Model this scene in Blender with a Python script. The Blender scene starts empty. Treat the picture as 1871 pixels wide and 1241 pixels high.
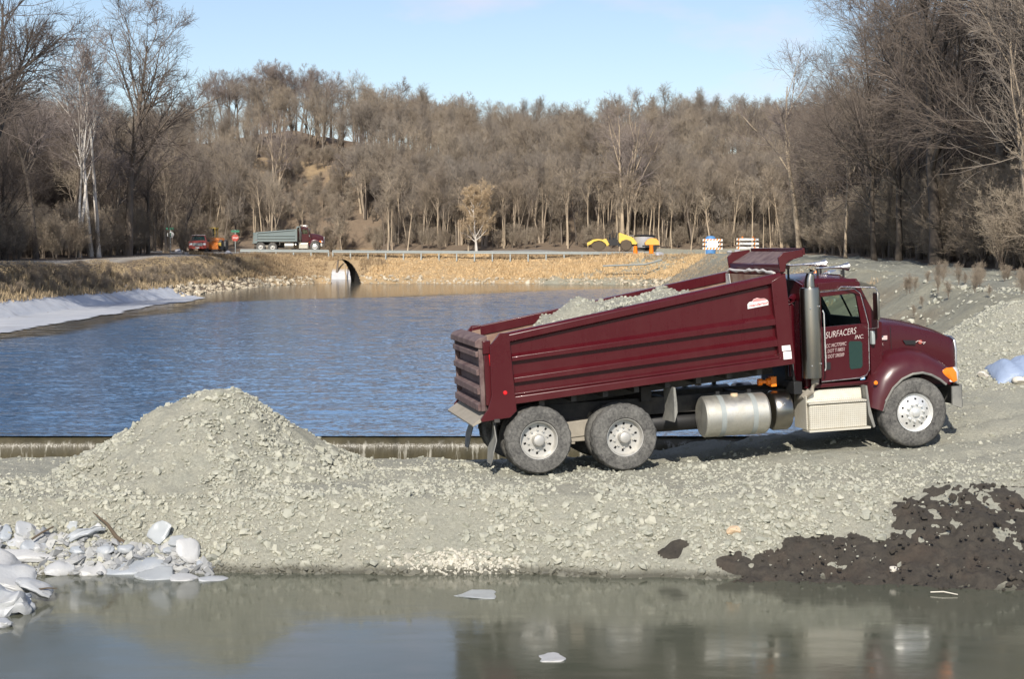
import bpy, math, random
import numpy as np
from mathutils import Vector, Matrix, Euler
R = math.radians
SC = bpy.context.scene
COL = SC.collection
# ---------------------------------------------------------------- camera, sky, sun, exposure
CZ = 4.42
FPX = 2877.0
PITCH = math.atan(163.5 / FPX)
cam = bpy.data.cameras.new('camera'); cam.sensor_width = 36; cam.lens = 36 * FPX / 1871
cam.clip_start = .3; cam.clip_end = 3000
camo = bpy.data.objects.new('camera', cam); COL.objects.link(camo)
camo.location = (0, 0, CZ); camo.rotation_euler = (R(90) - PITCH, 0, 0)
SC.camera = camo
SUN_EL, SUN_AZ = 35, 8          # azimuth: degrees the sun stands to the left of straight behind the camera
sd = bpy.data.lights.new('sun', 'SUN'); sd.energy = 5.0; sd.angle = R(.53); sd.color = (1, .93, .83)
so = bpy.data.objects.new('sun', sd); COL.objects.link(so)
sv = Vector((-math.sin(R(SUN_AZ)) * math.cos(R(SUN_EL)), -math.cos(R(SUN_AZ)) * math.cos(R(SUN_EL)), math.sin(R(SUN_EL))))
so.rotation_euler = sv.to_track_quat('Z', 'Y').to_euler()
W = bpy.data.worlds.new('World'); SC.world = W; W.use_nodes = True
wt = W.node_tree; bg = wt.nodes['Background']
sky = wt.nodes.new('ShaderNodeTexSky'); sky.sky_type = 'NISHITA'; sky.sun_disc = False
sky.sun_elevation = R(SUN_EL); sky.sun_rotation = math.atan2(sv.x, sv.y)
sky.air_density = 1.0; sky.dust_density = .7; sky.ozone_density = 2.2; sky.altitude = 200
# thin high cloud, part of the sky itself
tc = wt.nodes.new('ShaderNodeTexCoord'); mp = wt.nodes.new('ShaderNodeMapping'); mp.inputs['Scale'].default_value = (1, 1, 2.6)
nz = wt.nodes.new('ShaderNodeTexNoise'); nz.inputs['Scale'].default_value = 6.5; nz.inputs['Detail'].default_value = 5; nz.inputs['Roughness'].default_value = .55
cr = wt.nodes.new('ShaderNodeValToRGB'); cr.color_ramp.elements[0].position = .54; cr.color_ramp.elements[1].position = .74
cr.color_ramp.elements[1].color = (.55, .55, .55, 1); cr.color_ramp.elements[0].color = (.10, .10, .10, 1)
mx = wt.nodes.new('ShaderNodeMixRGB'); mx.inputs[2].default_value = (7.0, 6.1, 7.0, 1)
wt.links.new(tc.outputs['Generated'], mp.inputs[0]); wt.links.new(mp.outputs[0], nz.inputs[0])
wt.links.new(nz.outputs[0], cr.inputs[0]); wt.links.new(cr.outputs[0], mx.inputs[0])
wt.links.new(sky.outputs[0], mx.inputs[1]); wt.links.new(mx.outputs[0], bg.inputs[0])
bg.inputs[1].default_value = .12
SC.view_settings.view_transform = 'Standard'; SC.view_settings.look = 'None'
SC.view_settings.exposure = 0.17; SC.view_settings.gamma = 1
SC.render.engine = 'CYCLES'

# ---------------------------------------------------------------- helpers
def put(o, parent=None):
    COL.objects.link(o)
    if parent is not None: o.parent = parent
    return o
def tag(o, label=None, cat=None, group=None, kind=None):
    if label: o['label'] = label
    if cat: o['category'] = cat
    if group: o['group'] = group
    if kind: o['kind'] = kind
    return o
def empty(name, loc=(0, 0, 0), rot=(0, 0, 0), scale=1, label=None, cat=None, group=None):
    o = bpy.data.objects.new(name, None); o.empty_display_size = .2; put(o)
    o.location = loc; o.rotation_euler = rot; o.scale = (scale,) * 3
    return tag(o, label, cat, group)
def copy_tree(o, parent=None):
    kids = list(o.children); c = o.copy(); COL.objects.link(c); c.parent = parent
    for k in kids: copy_tree(k, c)
    return c
def np_mesh(name, V, Fq, mat=None, smooth=False, attrs=None):
    """V (n,3); Fq array (m,k) or list of arrays with different k"""
    if not (isinstance(Fq, list) and isinstance(Fq[0], np.ndarray)): Fq = [Fq]
    Fq = [np.asarray(f, dtype=np.int32) for f in Fq if len(f)]
    me = bpy.data.meshes.new(name)
    me.vertices.add(len(V)); me.vertices.foreach_set('co', np.asarray(V, dtype=np.float32).ravel())
    loops = np.concatenate([f.ravel() for f in Fq]); tot = np.concatenate([np.full(len(f), f.shape[1], np.int32) for f in Fq])
    start = np.concatenate([[0], np.cumsum(tot)[:-1]]).astype(np.int32)
    me.loops.add(len(loops)); me.loops.foreach_set('vertex_index', loops)
    me.polygons.add(len(tot)); me.polygons.foreach_set('loop_start', start)
    if smooth: me.polygons.foreach_set('use_smooth', np.ones(len(tot), bool))
    else: me.polygons.foreach_set('use_smooth', np.zeros(len(tot), bool))
    me.update(calc_edges=True)
    if attrs:
        for k, a in attrs.items():
            at = me.color_attributes.new(k, 'FLOAT_COLOR', 'POINT'); at.data.foreach_set('color', np.asarray(a, np.float32).ravel())
    if mat: me.materials.append(mat)
    return me
def np_obj(name, V, F, mat, parent=None, smooth=False, attrs=None):
    return put(bpy.data.objects.new(name, np_mesh(name, V, F, mat, smooth, attrs)), parent)
def smoothstep(a, b, x):
    t = np.clip((x - a) / (b - a), 0, 1); return t * t * (3 - 2 * t)
# value noise for terrain
def vnoise(x, y, s=1.0, seed=0):
    x = np.asarray(x, float) / s; y = np.asarray(y, float) / s
    xi = np.floor(x).astype(np.int64); yi = np.floor(y).astype(np.int64); fx = x - xi; fy = y - yi
    fx = fx * fx * (3 - 2 * fx); fy = fy * fy * (3 - 2 * fy)
    def h(a, b):
        n = (a * 374761393 + b * 668265263 + seed * 974634777) & 0x7fffffff
        n = ((n ^ (n >> 13)) * 1274126177) & 0x7fffffff
        return ((n ^ (n >> 16)) & 0xffff) / 65535.0
    return (h(xi, yi) * (1 - fx) + h(xi + 1, yi) * fx) * (1 - fy) + (h(xi, yi + 1) * (1 - fx) + h(xi + 1, yi + 1) * fx) * fy - .5
def fbm(x, y, s, seed=0, o=4):
    return sum(vnoise(x, y, s / 2 ** k, seed + k) / 2 ** k for k in range(o))

# ---------------------------------------------------------------- materials
class NT:
    def __init__(s, name):
        s.m = bpy.data.materials.new(name); s.m.use_nodes = True; s.t = s.m.node_tree
        s.b = s.t.nodes['Principled BSDF']; s.L = s.t.links.new
    def n(s, k, **kw):
        q = s.t.nodes.new(k)
        for a, v in kw.items(): setattr(q, a, v)
        return q
    def coord(s, obj=True):
        if not hasattr(s, 'tc'): s.tc = s.n('ShaderNodeTexCoord'); s.geo = s.n('ShaderNodeNewGeometry')
        return s.tc.outputs['Object'] if obj else s.geo.outputs['Position']
    def noise(s, scale, detail=4, rough=.6, vec=None, obj=True, stretch=None, dist=0):
        q = s.n('ShaderNodeTexNoise'); q.inputs['Scale'].default_value = scale; q.inputs['Detail'].default_value = detail
        q.inputs['Roughness'].default_value = rough; q.inputs['Distortion'].default_value = dist
        v = vec or s.coord(obj)
        if stretch:
            m = s.n('ShaderNodeMapping'); m.inputs['Scale'].default_value = stretch; s.L(v, m.inputs[0]); v = m.outputs[0]
        s.L(v, q.inputs[0]); return q.outputs[0]
    def ramp(s, fac, stops):
        q = s.n('ShaderNodeValToRGB'); e = q.color_ramp.elements
        while len(e) < len(stops): e.new(.5)
        for x, (p, c) in zip(e, stops):
            x.position = p; x.color = (c, c, c, 1) if not hasattr(c, '__len__') else (*c[:3], 1)
        s.L(fac, q.inputs[0]); return q.outputs[0]
    def mix(s, fac, a, b, mode='MIX'):
        q = s.n('ShaderNodeMixRGB', blend_type=mode)
        for i, v in ((0, fac), (1, a), (2, b)):
            if isinstance(v, (int, float)): q.inputs[i].default_value = v if i == 0 else (v, v, v, 1)
            elif isinstance(v, tuple): q.inputs[i].default_value = (*v, 1)
            else: s.L(v, q.inputs[i])
        return q.outputs[0]
    def math(s, op, a, b=0.0):
        q = s.n('ShaderNodeMath', operation=op)
        for i, v in ((0, a), (1, b)):
            if isinstance(v, (int, float)): q.inputs[i].default_value = v
            else: s.L(v, q.inputs[i])
        return q.outputs[0]
    def bump(s, h, strength=.5, dist=.02, prev=None):
        q = s.n('ShaderNodeBump'); q.inputs['Distance'].default_value = dist
        if isinstance(strength, (int, float)): q.inputs['Strength'].default_value = strength
        else: s.L(strength, q.inputs['Strength'])
        s.L(h, q.inputs['Height'])
        if prev: s.L(prev, q.inputs['Normal'])
        s.L(q.outputs[0], s.b.inputs['Normal']); return q.outputs[0]
    def set(s, **kw):
        for k, v in kw.items():
            k = {'color': 'Base Color', 'rough': 'Roughness', 'metal': 'Metallic', 'ior': 'IOR', 'emit': 'Emission Color', 'es': 'Emission Strength',
                 'trans': 'Transmission Weight', 'coat': 'Coat Weight', 'spec': 'Specular IOR Level', 'alpha': 'Alpha'}[k]
            i = s.b.inputs[k]
            if isinstance(v, tuple): i.default_value = (*v, 1)
            elif isinstance(v, (int, float)): i.default_value = v
            else: s.L(v, i)
        return s.m
M = {}
def simple(name, c, rough=.5, metal=0, var=.15, scale=8, bump=0, dirt=None, dirt_amt=.5, dirt_scale=3, coat=0):
    t = NT(name); f = t.noise(scale, 5)
    lo = tuple(max(0, x * (1 - var)) for x in c); hi = tuple(min(1, x * (1 + var)) for x in c)
    col = t.mix(f, lo, hi)
    if dirt:
        d = t.ramp(t.noise(dirt_scale, 8, .7), [(.5 - dirt_amt * .25, 0.0), (.62, dirt_amt)])
        col = t.mix(d, col, dirt); rr = t.mix(d, (rough,) * 3, (.85,) * 3); t.set(rough=rr)
    else: t.set(rough=rough)
    t.set(color=col, metal=metal, coat=coat)
    if bump: t.bump(t.noise(scale * 4, 5), bump, .01)
    M[name] = t.m; return t.m
def paint(name, c, dust=(.30, .24, .20), amt=.45, low=1.0, streak=True):
    """vehicle paint with road dust that settles low down and runs in vertical streaks"""
    t = NT(name); f = t.noise(1.3, 6, .65)
    s1 = t.noise(9, 4, .6, stretch=(1, 1, .12)); s2 = t.noise(60, 4, .7)
    d = t.math('MULTIPLY', t.ramp(f, [(.35, .12), (.75, 1.0)]), t.ramp(s1, [(.3, .35), (.75, 1.0)]))
    d = t.math('MULTIPLY', d, t.ramp(s2, [(.2, .5), (.8, 1.0)]))
    z = t.n('ShaderNodeSeparateXYZ'); t.L(t.coord(), z.inputs[0])
    g = t.math('MULTIPLY', t.math('SUBTRACT', 1.9, z.outputs[2]), .35 * low)
    g2 = t.n('ShaderNodeClamp'); t.L(g, g2.inputs[0])
    d = t.math('MULTIPLY', t.math('ADD', d, g2.outputs[0]), amt)
    d2 = t.n('ShaderNodeClamp'); t.L(d, d2.inputs[0]); d = d2.outputs[0]
    t.set(color=t.mix(d, c, dust), rough=t.mix(d, (.26,) * 3, (.85,) * 3), coat=.2, spec=.4)
    t.bump(t.noise(5, 3), .08, .01)
    M[name] = t.m; return t.m
paint('maroon_paint', (.050, .0019, .006), dust=(.15, .085, .08), amt=.10)
paint('maroon_box_paint', (.057, .0025, .0064), dust=(.20, .09, .075), amt=.15)
paint('grey_box_paint', (.16, .20, .20), dust=(.3, .3, .27), amt=.3)
paint('fender_paint', (.052, .0026, .0075), dust=(.18, .10, .09), amt=.20)
simple('tailgate_steel', (.085, .045, .045), .6, .2, .3, 4, .2, dirt=(.24, .18, .165), dirt_amt=.7, dirt_scale=5)
simple('rusty_inner', (.16, .07, .045), .8, 0, .35, 5, .4, dirt=(.33, .26, .2), dirt_amt=.7, dirt_scale=3)
simple('black_frame', (.015, .015, .017), .6, 0, .3, 6, .1, dirt=(.11, .1, .085), dirt_amt=.6)
simple('dusty_steel', (.3, .27, .22), .8, 0, .3, 9, .3)
simple('chrome', (.75, .75, .76), .16, 1, .05, 5, dirt=(.35, .33, .29), dirt_amt=.5, dirt_scale=14)
simple('stack_steel', (.33, .31, .27), .28, 1, .1, 5)
simple('alu', (.66, .65, .60), .36, .85, .1, 7, .05, dirt=(.40, .38, .31), dirt_amt=.6, dirt_scale=5)
simple('alu_front', (.8, .8, .78), .3, .6, .06, 7, .03, dirt=(.45, .42, .36), dirt_amt=.35, dirt_scale=9)
simple('alu_rear', (.56, .55, .52), .38, .55, .1, 9, .05, dirt=(.40, .38, .33), dirt_amt=.5, dirt_scale=9)
simple('step_alu', (.66, .63, .54), .45, .35, .1, 9, .05, dirt=(.5, .46, .37), dirt_amt=.6, dirt_scale=6)
_t = NT.__new__(NT); _t.m = M['step_alu']; _t.t = _t.m.node_tree; _t.b = _t.t.nodes['Principled BSDF']; _t.L = _t.t.links.new
_c = _t.b.inputs['Base Color'].links[0].from_socket; _v = _t.n('ShaderNodeTexVoronoi'); _v.inputs['Scale'].default_value = 30; _v.inputs['Randomness'].default_value = 0
_t.L(_t.coord(), _v.inputs['Vector']); _t.set(color=_t.mix(_t.ramp(_v.outputs['Distance'], [(.24, .55), (.34, 0.)]), _c, (.22, .20, .16)))
t = NT('rubber_dusty'); f = t.noise(4, 7, .7); g = t.noise(26, 5, .7)
t.set(color=t.mix(t.ramp(t.math('MULTIPLY', t.math('ADD', f, g), .5), [(.38, 0.), (.62, 1.)]), (.034, .033, .033), (.17, .165, .15)), rough=.9)
t.bump(t.noise(30, 5), .4, .01); M['rubber'] = t.m
simple('flap_rubber', (.16, .16, .15), .85, 0, .4, 6, .2, dirt=(.3, .29, .25), dirt_amt=.6)
simple('black', (.012, .012, .013), .55, 0, .2, 5)
simple('seat', (.03, .03, .034), .8, 0, .3, 9)
simple('white_sticker', (.75, .74, .72), .5, 0, .05, 9)
simple('pink_sticker', (.65, .25, .24), .5, 0, .1, 9)
simple('blue_sticker', (.2, .42, .65), .5, 0, .2, 30)
simple('letter_white', (.62, .55, .52), .6, 0, .25, 25)
simple('letter_dim', (.32, .24, .23), .6, 0, .3, 25)
simple('red_lamp', (.6, .015, .02), .25)
simple('orange_lamp', (.85, .22, .015), .3, 0, .1)
simple('orange_paint', (.75, .2, .02), .5, 0, .15, 5, dirt=(.4, .28, .15), dirt_amt=.4)
simple('yellow_paint', (.72, .50, .06), .5, 0, .12, 5, dirt=(.45, .36, .2), dirt_amt=.4)
simple('red_paint', (.42, .035, .02), .35, 0, .1, 5, dirt=(.4, .3, .25), dirt_amt=.35)
simple('lens', (.8, .82, .85), .1, 0, .05)
simple('galv', (.34, .37, .36), .55, .3, .12, 3)
simple('white_plastic', (.72, .72, .69), .5, 0, .05)
simple('blue_plastic', (.10, .26, .52), .5, 0, .1)
simple('green_sign', (.03, .18, .1), .5)
simple('tank_grey', (.42, .42, .44), .5, .2, .1)
simple('tarp_and_sunlit_patch', (.55, .53, .5), .8, 0, .25, 12, .3)  # rolled tarp, and the pale plate that paints sunlight on the headboard
simple('skin', (.45, .25, .18), .6)
simple('jacket', (.05, .055, .07), .9, 0, .3, 12)
simple('cap_cloth', (.28, .33, .42), .9)
simple('sage', (.3, .31, .3), .9)
t = NT('window_glass'); t.set(color=(.42, .56, .50), rough=.02, trans=1.0, ior=1.02, spec=.5); M['glass'] = t.m
t = NT('dark_glass'); t.set(color=(.02, .045, .04), rough=.08); M['dglass'] = t.m
# ---------------------------------------------------------------- terrain heights
WU = .77                                     # water level above the weir; below it the water stands at z = 0
POND = np.array([(-26, 30.6), (-26.8, 56), (-26.9, 82), (-26.8, 105), (-25.6, 120), (-26, 144), (-25.3, 159), (-21, 172), (-17.8, 172.5),
                 (-9.4, 172), (0, 172), (7.5, 169.5), (13, 166), (14.8, 160), (13, 136), (12, 89), (8.5, 56), (7.5, 42), (6, 30.6)], float)
def sdist(x, y):
    """distance to the pond outline (positive outside) and the unit direction weights"""
    x = np.asarray(x, float); y = np.asarray(y, float); best = np.full(x.shape, 1e9); inside = np.zeros(x.shape, bool)
    n = len(POND)
    for i in range(n):
        ax, ay = POND[i]; bx, by = POND[(i + 1) % n]; dx, dy = bx - ax, by - ay
        t = np.clip(((x - ax) * dx + (y - ay) * dy) / (dx * dx + dy * dy), 0, 1)
        d = np.hypot(x - ax - t * dx, y - ay - t * dy); best = np.minimum(best, d)
        c = ((ay > y) != (by > y)); xs = (bx - ax) * (y - ay) / (by - ay + 1e-12) + ax
        inside ^= c & (x < xs)
    return np.where(inside, -best, best)
def culv_x(y): return -18.05 - .19 * (y - 171.8)
def far_h(x, y):
    d = sdist(x, y); n = fbm(x, y, 6, 3)
    pathz = np.interp(y, [0, 60, 86, 122, 150, 178], [3.5, 3.65, 3.75, 3.65, 4.0, 4.2])
    left = np.where(d < 0, WU + d * .4, np.where(d < 1.6, WU + d / 1.6 * .98, np.interp(d, [1.6, 4.0], [0, 1]) * (pathz - WU - .98) + WU + .98))
    left = left + np.interp(d, [7.4, 30], [0, .8])
    rz = np.interp(y, [0, 40, 56, 89, 136, 170], [3.3, 3.3, 3.4, 3.72, 4.05, 4.2])
    right = np.where(d < 0, WU + d * .4, np.interp(d, [0, 4.6], [0, 1]) * (rz - WU) + WU) + np.interp(d, [10, 40], [0, 1.2])
    far = np.where(d < 0, WU + d * .4, np.interp(d, [0, 1.1, 6, 7.2, 9], [WU, 1.35, 3.7, 3.85, 4.2]))
    wf = smoothstep(150, 171, y); wr = smoothstep(-14, -4, x)
    z = (left * (1 - wr) + right * wr) * (1 - wf) + far * wf
    ang = np.clip(np.where(d > 0, d, 0) / 3, 0, 1); z = z + n * .35 * ang * (1 - smoothstep(4.6, 5.4, d) * (1 - smoothstep(10.5, 13, d)))
    # wooded hill
    zr = np.interp(x, [-140, -60, -36, -12, 12, 60, 100, 160], [20, 21, 24.5, 20.5, 19, 19.5, 16, 14])
    hb = smoothstep(186, 262, y) * .55 + np.clip((y - 186) / 76, 0, 1) * .45
    hill = hb * (zr - 4.2) + fbm(x, y, 30, 9) * 3.0 * smoothstep(190, 215, y)
    hill = hill + 2.0 * np.exp(-((y - 226) / 5) ** 2) * smoothstep(-46, -38, x) * (1 - smoothstep(-14, -4, x))
    z = z + hill
    # inlet behind the road bank, seen through the culvert
    xc = culv_x(y); w = np.abs(x - xc)
    inl = np.maximum(WU - .6 + np.clip(w - 2.6, 0, 50) * 1.1, WU - .6 + np.clip(y - 196.5, 0, 9) * .55) + np.clip(185.0 - y, 0, 3) * 3
    z = np.where((y > 183.5) & (w < 9) & (y < 206), np.minimum(z, inl), z)
    return z
CH0, CH1 = -21.2, -17.9                      # culvert mouth
NX = [-60, -34, -29, -26, -8, -1, 2, 4.2, 6.4, 8.2, 10, 12, 16, 25, 60]
YS = [21.3, 21.3, 21.3, 21.3, 21.3, 21.3, 21.2, 20.9, 20.4, 20.2, 20.1, 20, 20, 20, 20]
YC = [22.4, 22.4, 22.4, 22.4, 22.4, 22.4, 22.4, 22.3, 22.5, 22.8, 23, 23, 23, 23, 23]
ZC = [3.4, 3.2, 1.2, .86, .88, .88, .92, .97, 1.05, 1.2, 1.4, 1.6, 2.0, 2.2, 2.2]
YR = [24, 24, 24, 24, 24, 24, 24.1, 24.5, 25, 25.5, 26, 27, 28, 28, 28]
ZR = [3.6, 3.4, 1.4, .98, 1.0, 1.0, 1.03, 1.14, 1.27, 1.45, 1.75, 2.2, 3.0, 3.2, 3.2]
YF = [26.8, 26.8, 26.8, 26.8, 26.8, 26.8, 27, 27.4, 28, 28.5, 29.5, 30.5, 32, 32, 32]
ZF = [3.6, 3.4, 1.4, .84, .84, .84, .90, 1.1, 1.35, 2.0, 2.5, 3.0, 3.4, 3.4, 3.4]
YG = [28.2, 28.2, 28.2, 28.2, 28.2, 28.2, 28.4, 28.8, 29.4, 30.4, 31.6, 32.5, 34, 34, 34]
ZG = [3.6, 3.4, 1.4, -.3, -.3, -.3, -.25, .1, 1.0, 2.55, 3.3, 3.45, 3.4, 3.4, 3.4]
def H(x, y):
    x = np.asarray(x, float); y = np.asarray(y, float)
    f = far_h(x, y)
    g = lambda a: np.interp(x, NX, a)
    wob = fbm(x, y * 0, 1.6, 21) * .35
    ys, yc, yr, yf, yg = g(YS) + wob, g(YC) + wob * .6, g(YR), g(YF), g(YG)
    zc, zr, zf, zg = g(ZC), g(ZR), g(ZF), g(ZG)
    def seg(a, za, b, zb): t = np.clip((y - a) / (b - a), 0, 1); return za + (zb - za) * t
    n = np.where(y < ys, (y - ys) * .45, np.where(y < yc, seg(ys, 0 * ys, yc, zc), np.where(y < yr, seg(yc, zc, yr, zr), np.where(y < yf, seg(yr, zr, yf, zf), seg(yf, zf, yg, zg)))))
    n = np.maximum(n, -1.1)
    # bank on which the camera stands
    n = np.where(y < 9, np.maximum(n, np.clip((6 - y) * .6, -1.1, 2.6)), n)
    onc = np.clip(n + .2, 0, 1) * (y > 12)
    n = n + (fbm(x, y, 1.3, 5) * .10 + fbm(x, y, .3, 11, 3) * .05) * onc
    # wheel ruts along the ramp
    rut = 25.0 + (x - 6.4) * .24
    for o in (-1.9, -.9, .2, 1.0): n = n - .05 * np.exp(-((y - rut - o) / .16) ** 2) * smoothstep(5.6, 7.2, x) * (y > 23.3)
    b = smoothstep(0, 1, (y - yg) / 5.0)
    # low ground right below the weir
    res = n * (1 - b) + f * b
    res = np.where((y > yg) & (y < 30.9) & (x < 7), np.minimum(res, -.3 + np.clip(x - 5, 0, 2) * 1.2 + np.clip(-x - 20, 0, 3)), res)
    return res
def at(px, py, Y):
    """point at distance Y seen at that place of the photograph"""
    dx = (px - 935.5) / FPX; dy = -(py - 620.5) / FPX
    f = np.array([0, math.cos(PITCH), -math.sin(PITCH)]); u = np.array([0, math.sin(PITCH), math.cos(PITCH)])
    d = f + dx * np.array([1, 0, 0]) + dy * u; d = d / d[1]
    return Vector((d[0] * Y, Y, CZ + d[2] * Y))
def hit(px, py, y0=15, y1=190):
    ys = np.concatenate([np.arange(y0, 40, .02), np.arange(40, y1, .2)]); d = at(px, py, 1.0); 
    xs = d.x * ys; zs = CZ + (d.z - CZ) * ys; h = np.maximum(H(xs, ys), np.where(ys < 30.6, 0, WU))
    k = np.argmax(zs <= h); return Vector((xs[k], ys[k], h[k]))
def grid(xs, ys, drop=None, holes=None):
    X, Y = np.meshgrid(xs, ys); Z = H(X, Y)
    nx, ny = len(xs), len(ys); i = np.arange(ny - 1)[:, None] * nx + np.arange(nx - 1)[None, :]
    F = np.stack([i, i + 1, i + nx + 1, i + nx], -1).reshape(-1, 4)
    return np.stack([X, Y, Z], -1).reshape(-1, 3), F
# ground colours: what lies there (crushed rock, dry grass, leaf litter, path), as a vertex attribute
GRAVEL = np.array([.42, .405, .31]); GRASS = np.array([.50, .36, .20]); LEAF = np.array([.25, .185, .125]); PATH = np.array([.46, .42, .36]); BROWN = np.array([.24, .18, .115]); ROAD = np.array([.30, .29, .27])
def zone(V):
    x, y = V[:, 0], V[:, 1]; d = sdist(x, y); c = np.tile(LEAF, (len(V), 1)); n = fbm(x, y, 3.5, 31)
    def m(w, col):
        nonlocal c; w = np.clip(w, 0, 1)[:, None]; c = c * (1 - w) + col * w
    far = smoothstep(150, 165, y)
    m((d < 10) * far * (x > -60), GRASS); m(((d > .8) & (d < 4.1)) * (x < -10) * (1 - far), BROWN + n[:, None] * .1)
    m(((d > 4.1) & (d < 7.2)) * (x < -10) * (1 - smoothstep(165, 172, y)), PATH)
    m((d > 9.2) * (d < 14.5) * (y > 165) * (x < 40), ROAD)
    m(((d > 7) & (d < 9.2)) * (y > 168) * (x < 40), BROWN * 1.4)
    right = (x > 3) & (y < 172)
    m(right * (d < 10.5 + n) * 1.0, GRAVEL * .88); m(right * smoothstep(.5, -.5, (d - 3.6) + n * 2) * (d > .8) * (y > 36) * .4, BROWN * 1.5 + n[:, None] * .2); m(right * (d > 5.2 + n) * (d < 10.5) * (y > 40) * .6, np.array([.30, .31, .27]))
    m((x > 15) * (x < 45) * (y > 150) * (y < 190) * (d > 3 + n * 3) * 1.0, GRAVEL)
    m((y < 36) * 1.0, GRAVEL); m((np.abs(y - 226) < 3.4 + n * 4) * (x > -47) * (x < -4) * .8, GRASS * .8)
    m((y > 196.5) * (y < 208) * (np.abs(x - culv_x(y)) < 7) * (V[:, 2] < 3.6) * 1.0, GRASS)
    m(((y > 158) * (y < 178) * (x > -44) * (x < -28) * (d > 3.5)) * 1.0, PATH)
    m((y > 196.5) * (y < 203) * (np.abs(x - culv_x(y)) < 7) * (V[:, 2] < 1.9) * 1.0, np.array([.75, .76, .78]))
    return np.concatenate([c, np.ones((len(V), 1))], 1)
t = NT('ground'); vc = t.n('ShaderNodeVertexColor', layer_name='Col').outputs[0]
a = t.noise(1.2, 6, .7); b = t.noise(14, 6, .75)
c = t.mix(t.ramp(a, [(.3, .0), (.7, 1.)]), t.mix(.75, vc, .65, 'MULTIPLY'), vc); c = t.mix(.7, c, t.ramp(b, [(.25, .62), (.7, 1.15)]), 'MULTIPLY')
t.set(color=c, rough=.95); t.bump(t.noise(9, 8, .75), .9, .14); M['ground'] = t.m
t = NT('crushed_rock'); a = t.noise(.9, 5, .65); b = t.noise(22, 5, .7); cc = t.noise(5, 4, .6)
c = t.mix(t.ramp(a, [(.35, 0.), (.65, 1.)]), (.39, .385, .31), (.44, .425, .34)); c = t.mix(t.ramp(cc, [(.45, 0.), (.75, .6)]), c, (.35, .355, .30))
c = t.mix(.9, c, t.ramp(b, [(.3, .66), (.68, 1.12)]), 'MULTIPLY')
sz = t.n('ShaderNodeSeparateXYZ'); t.L(t.geo.outputs['Position'], sz.inputs[0]); wet = t.ramp(t.math('ADD', sz.outputs[2], t.math('MULTIPLY', a, .12)), [(.09, 1.), (.17, 0.)]); c = t.mix(wet, c, (.13, .125, .095))
t.set(color=c, rough=.95); n1 = t.bump(t.noise(18, 8, .75), 1.0, .06); t.bump(t.noise(70, 6, .7), .6, .014, n1); M['gravel'] = t.m
def rockmat(name, lo, hi, sc=9):
    t = NT(name); v = t.n('ShaderNodeVertexColor', layer_name='Col').outputs[0]
    c = t.mix(v, lo, hi); c = t.mix(.6, c, t.ramp(t.noise(sc, 6, .7), [(.25, .7), (.7, 1.12)]), 'MULTIPLY')
    if name == 'rock':
        sz = t.n('ShaderNodeSeparateXYZ'); t.L(t.geo.outputs['Position'], sz.inputs[0]); c = t.mix(t.ramp(sz.outputs[2], [(.07, .9), (.14, 0.)]), c, (.12, .115, .09))
    t.set(color=c, rough=.93); t.bump(t.noise(sc * 5, 5, .7), .4, .01); M[name] = t.m; return t.m
rockmat('rock', (.315, .318, .262), (.44, .43, .35)); rockmat('riprap', (.33, .28, .20), (.58, .51, .39), 3); rockmat('white_rock', (.42, .40, .33), (.58, .55, .46))

xs = np.concatenate([np.linspace(-420, -62, 26), np.arange(-60, 60, .8), np.linspace(62, 420, 26)])
ys = np.concatenate([np.linspace(-60, 14, 14), np.arange(15, 36, .6), np.arange(36, 200, .8), np.arange(200, 290, 2.5), np.linspace(295, 700, 18)])
V, F = grid(xs, ys)
# leave the strip of the culvert channel and the fine causeway sheet to their own meshes
cx, cy = V[F].mean(1)[:, 0], V[F].mean(1)[:, 1]
inner = (cx > -13.8) & (cx < 15.2) & (cy > 18.4) & (cy < 33.4)
V[:, 2] -= np.where((V[:, 0] > -14) & (V[:, 0] < 15.6) & (V[:, 1] > 18) & (V[:, 1] < 33.8), .05, 0)
hole = (cx > -24) & (cx < -14.4) & (cy > 169.6) & (cy < 184)
x0h, x1h = xs[xs < -23.6][-1], xs[xs > -14.4][0]
hole = (cx > x0h) & (cx < x1h) & (cy > ys[(ys < 169.9)][-1]) & (cy < 187.2)
F = F[~inner & ~hole]
V[:, 2] -= np.where((V[:, 0] > 5.2) & (V[:, 0] < 33) & (V[:, 1] > 35) & (V[:, 1] < 118), .22, 0)
tag(np_obj('ground', V, F, M['ground'], smooth=True, attrs={'Col': zone(V)}), kind='structure')
# rough rubble of the right bank and the gravel road on it
V, F = grid(np.arange(4.5, 34, .15), np.concatenate([np.arange(33.2, 70, .17), np.arange(70, 119, .3)]))
V[:, 2] += fbm(V[:, 0], V[:, 1], 1.1, 131, 4) * .26 + .02; edge_ = np.minimum.reduce([V[:, 0] - 4.5, 34 - V[:, 0], V[:, 1] - 33.2, 118.8 - V[:, 1]]); V[:, 2] -= np.clip(.6 - edge_, 0, .6) * .5
tag(np_obj('road_bank', V, F, M['ground'], smooth=True, attrs={'Col': zone(V)}), kind='structure')
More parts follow.
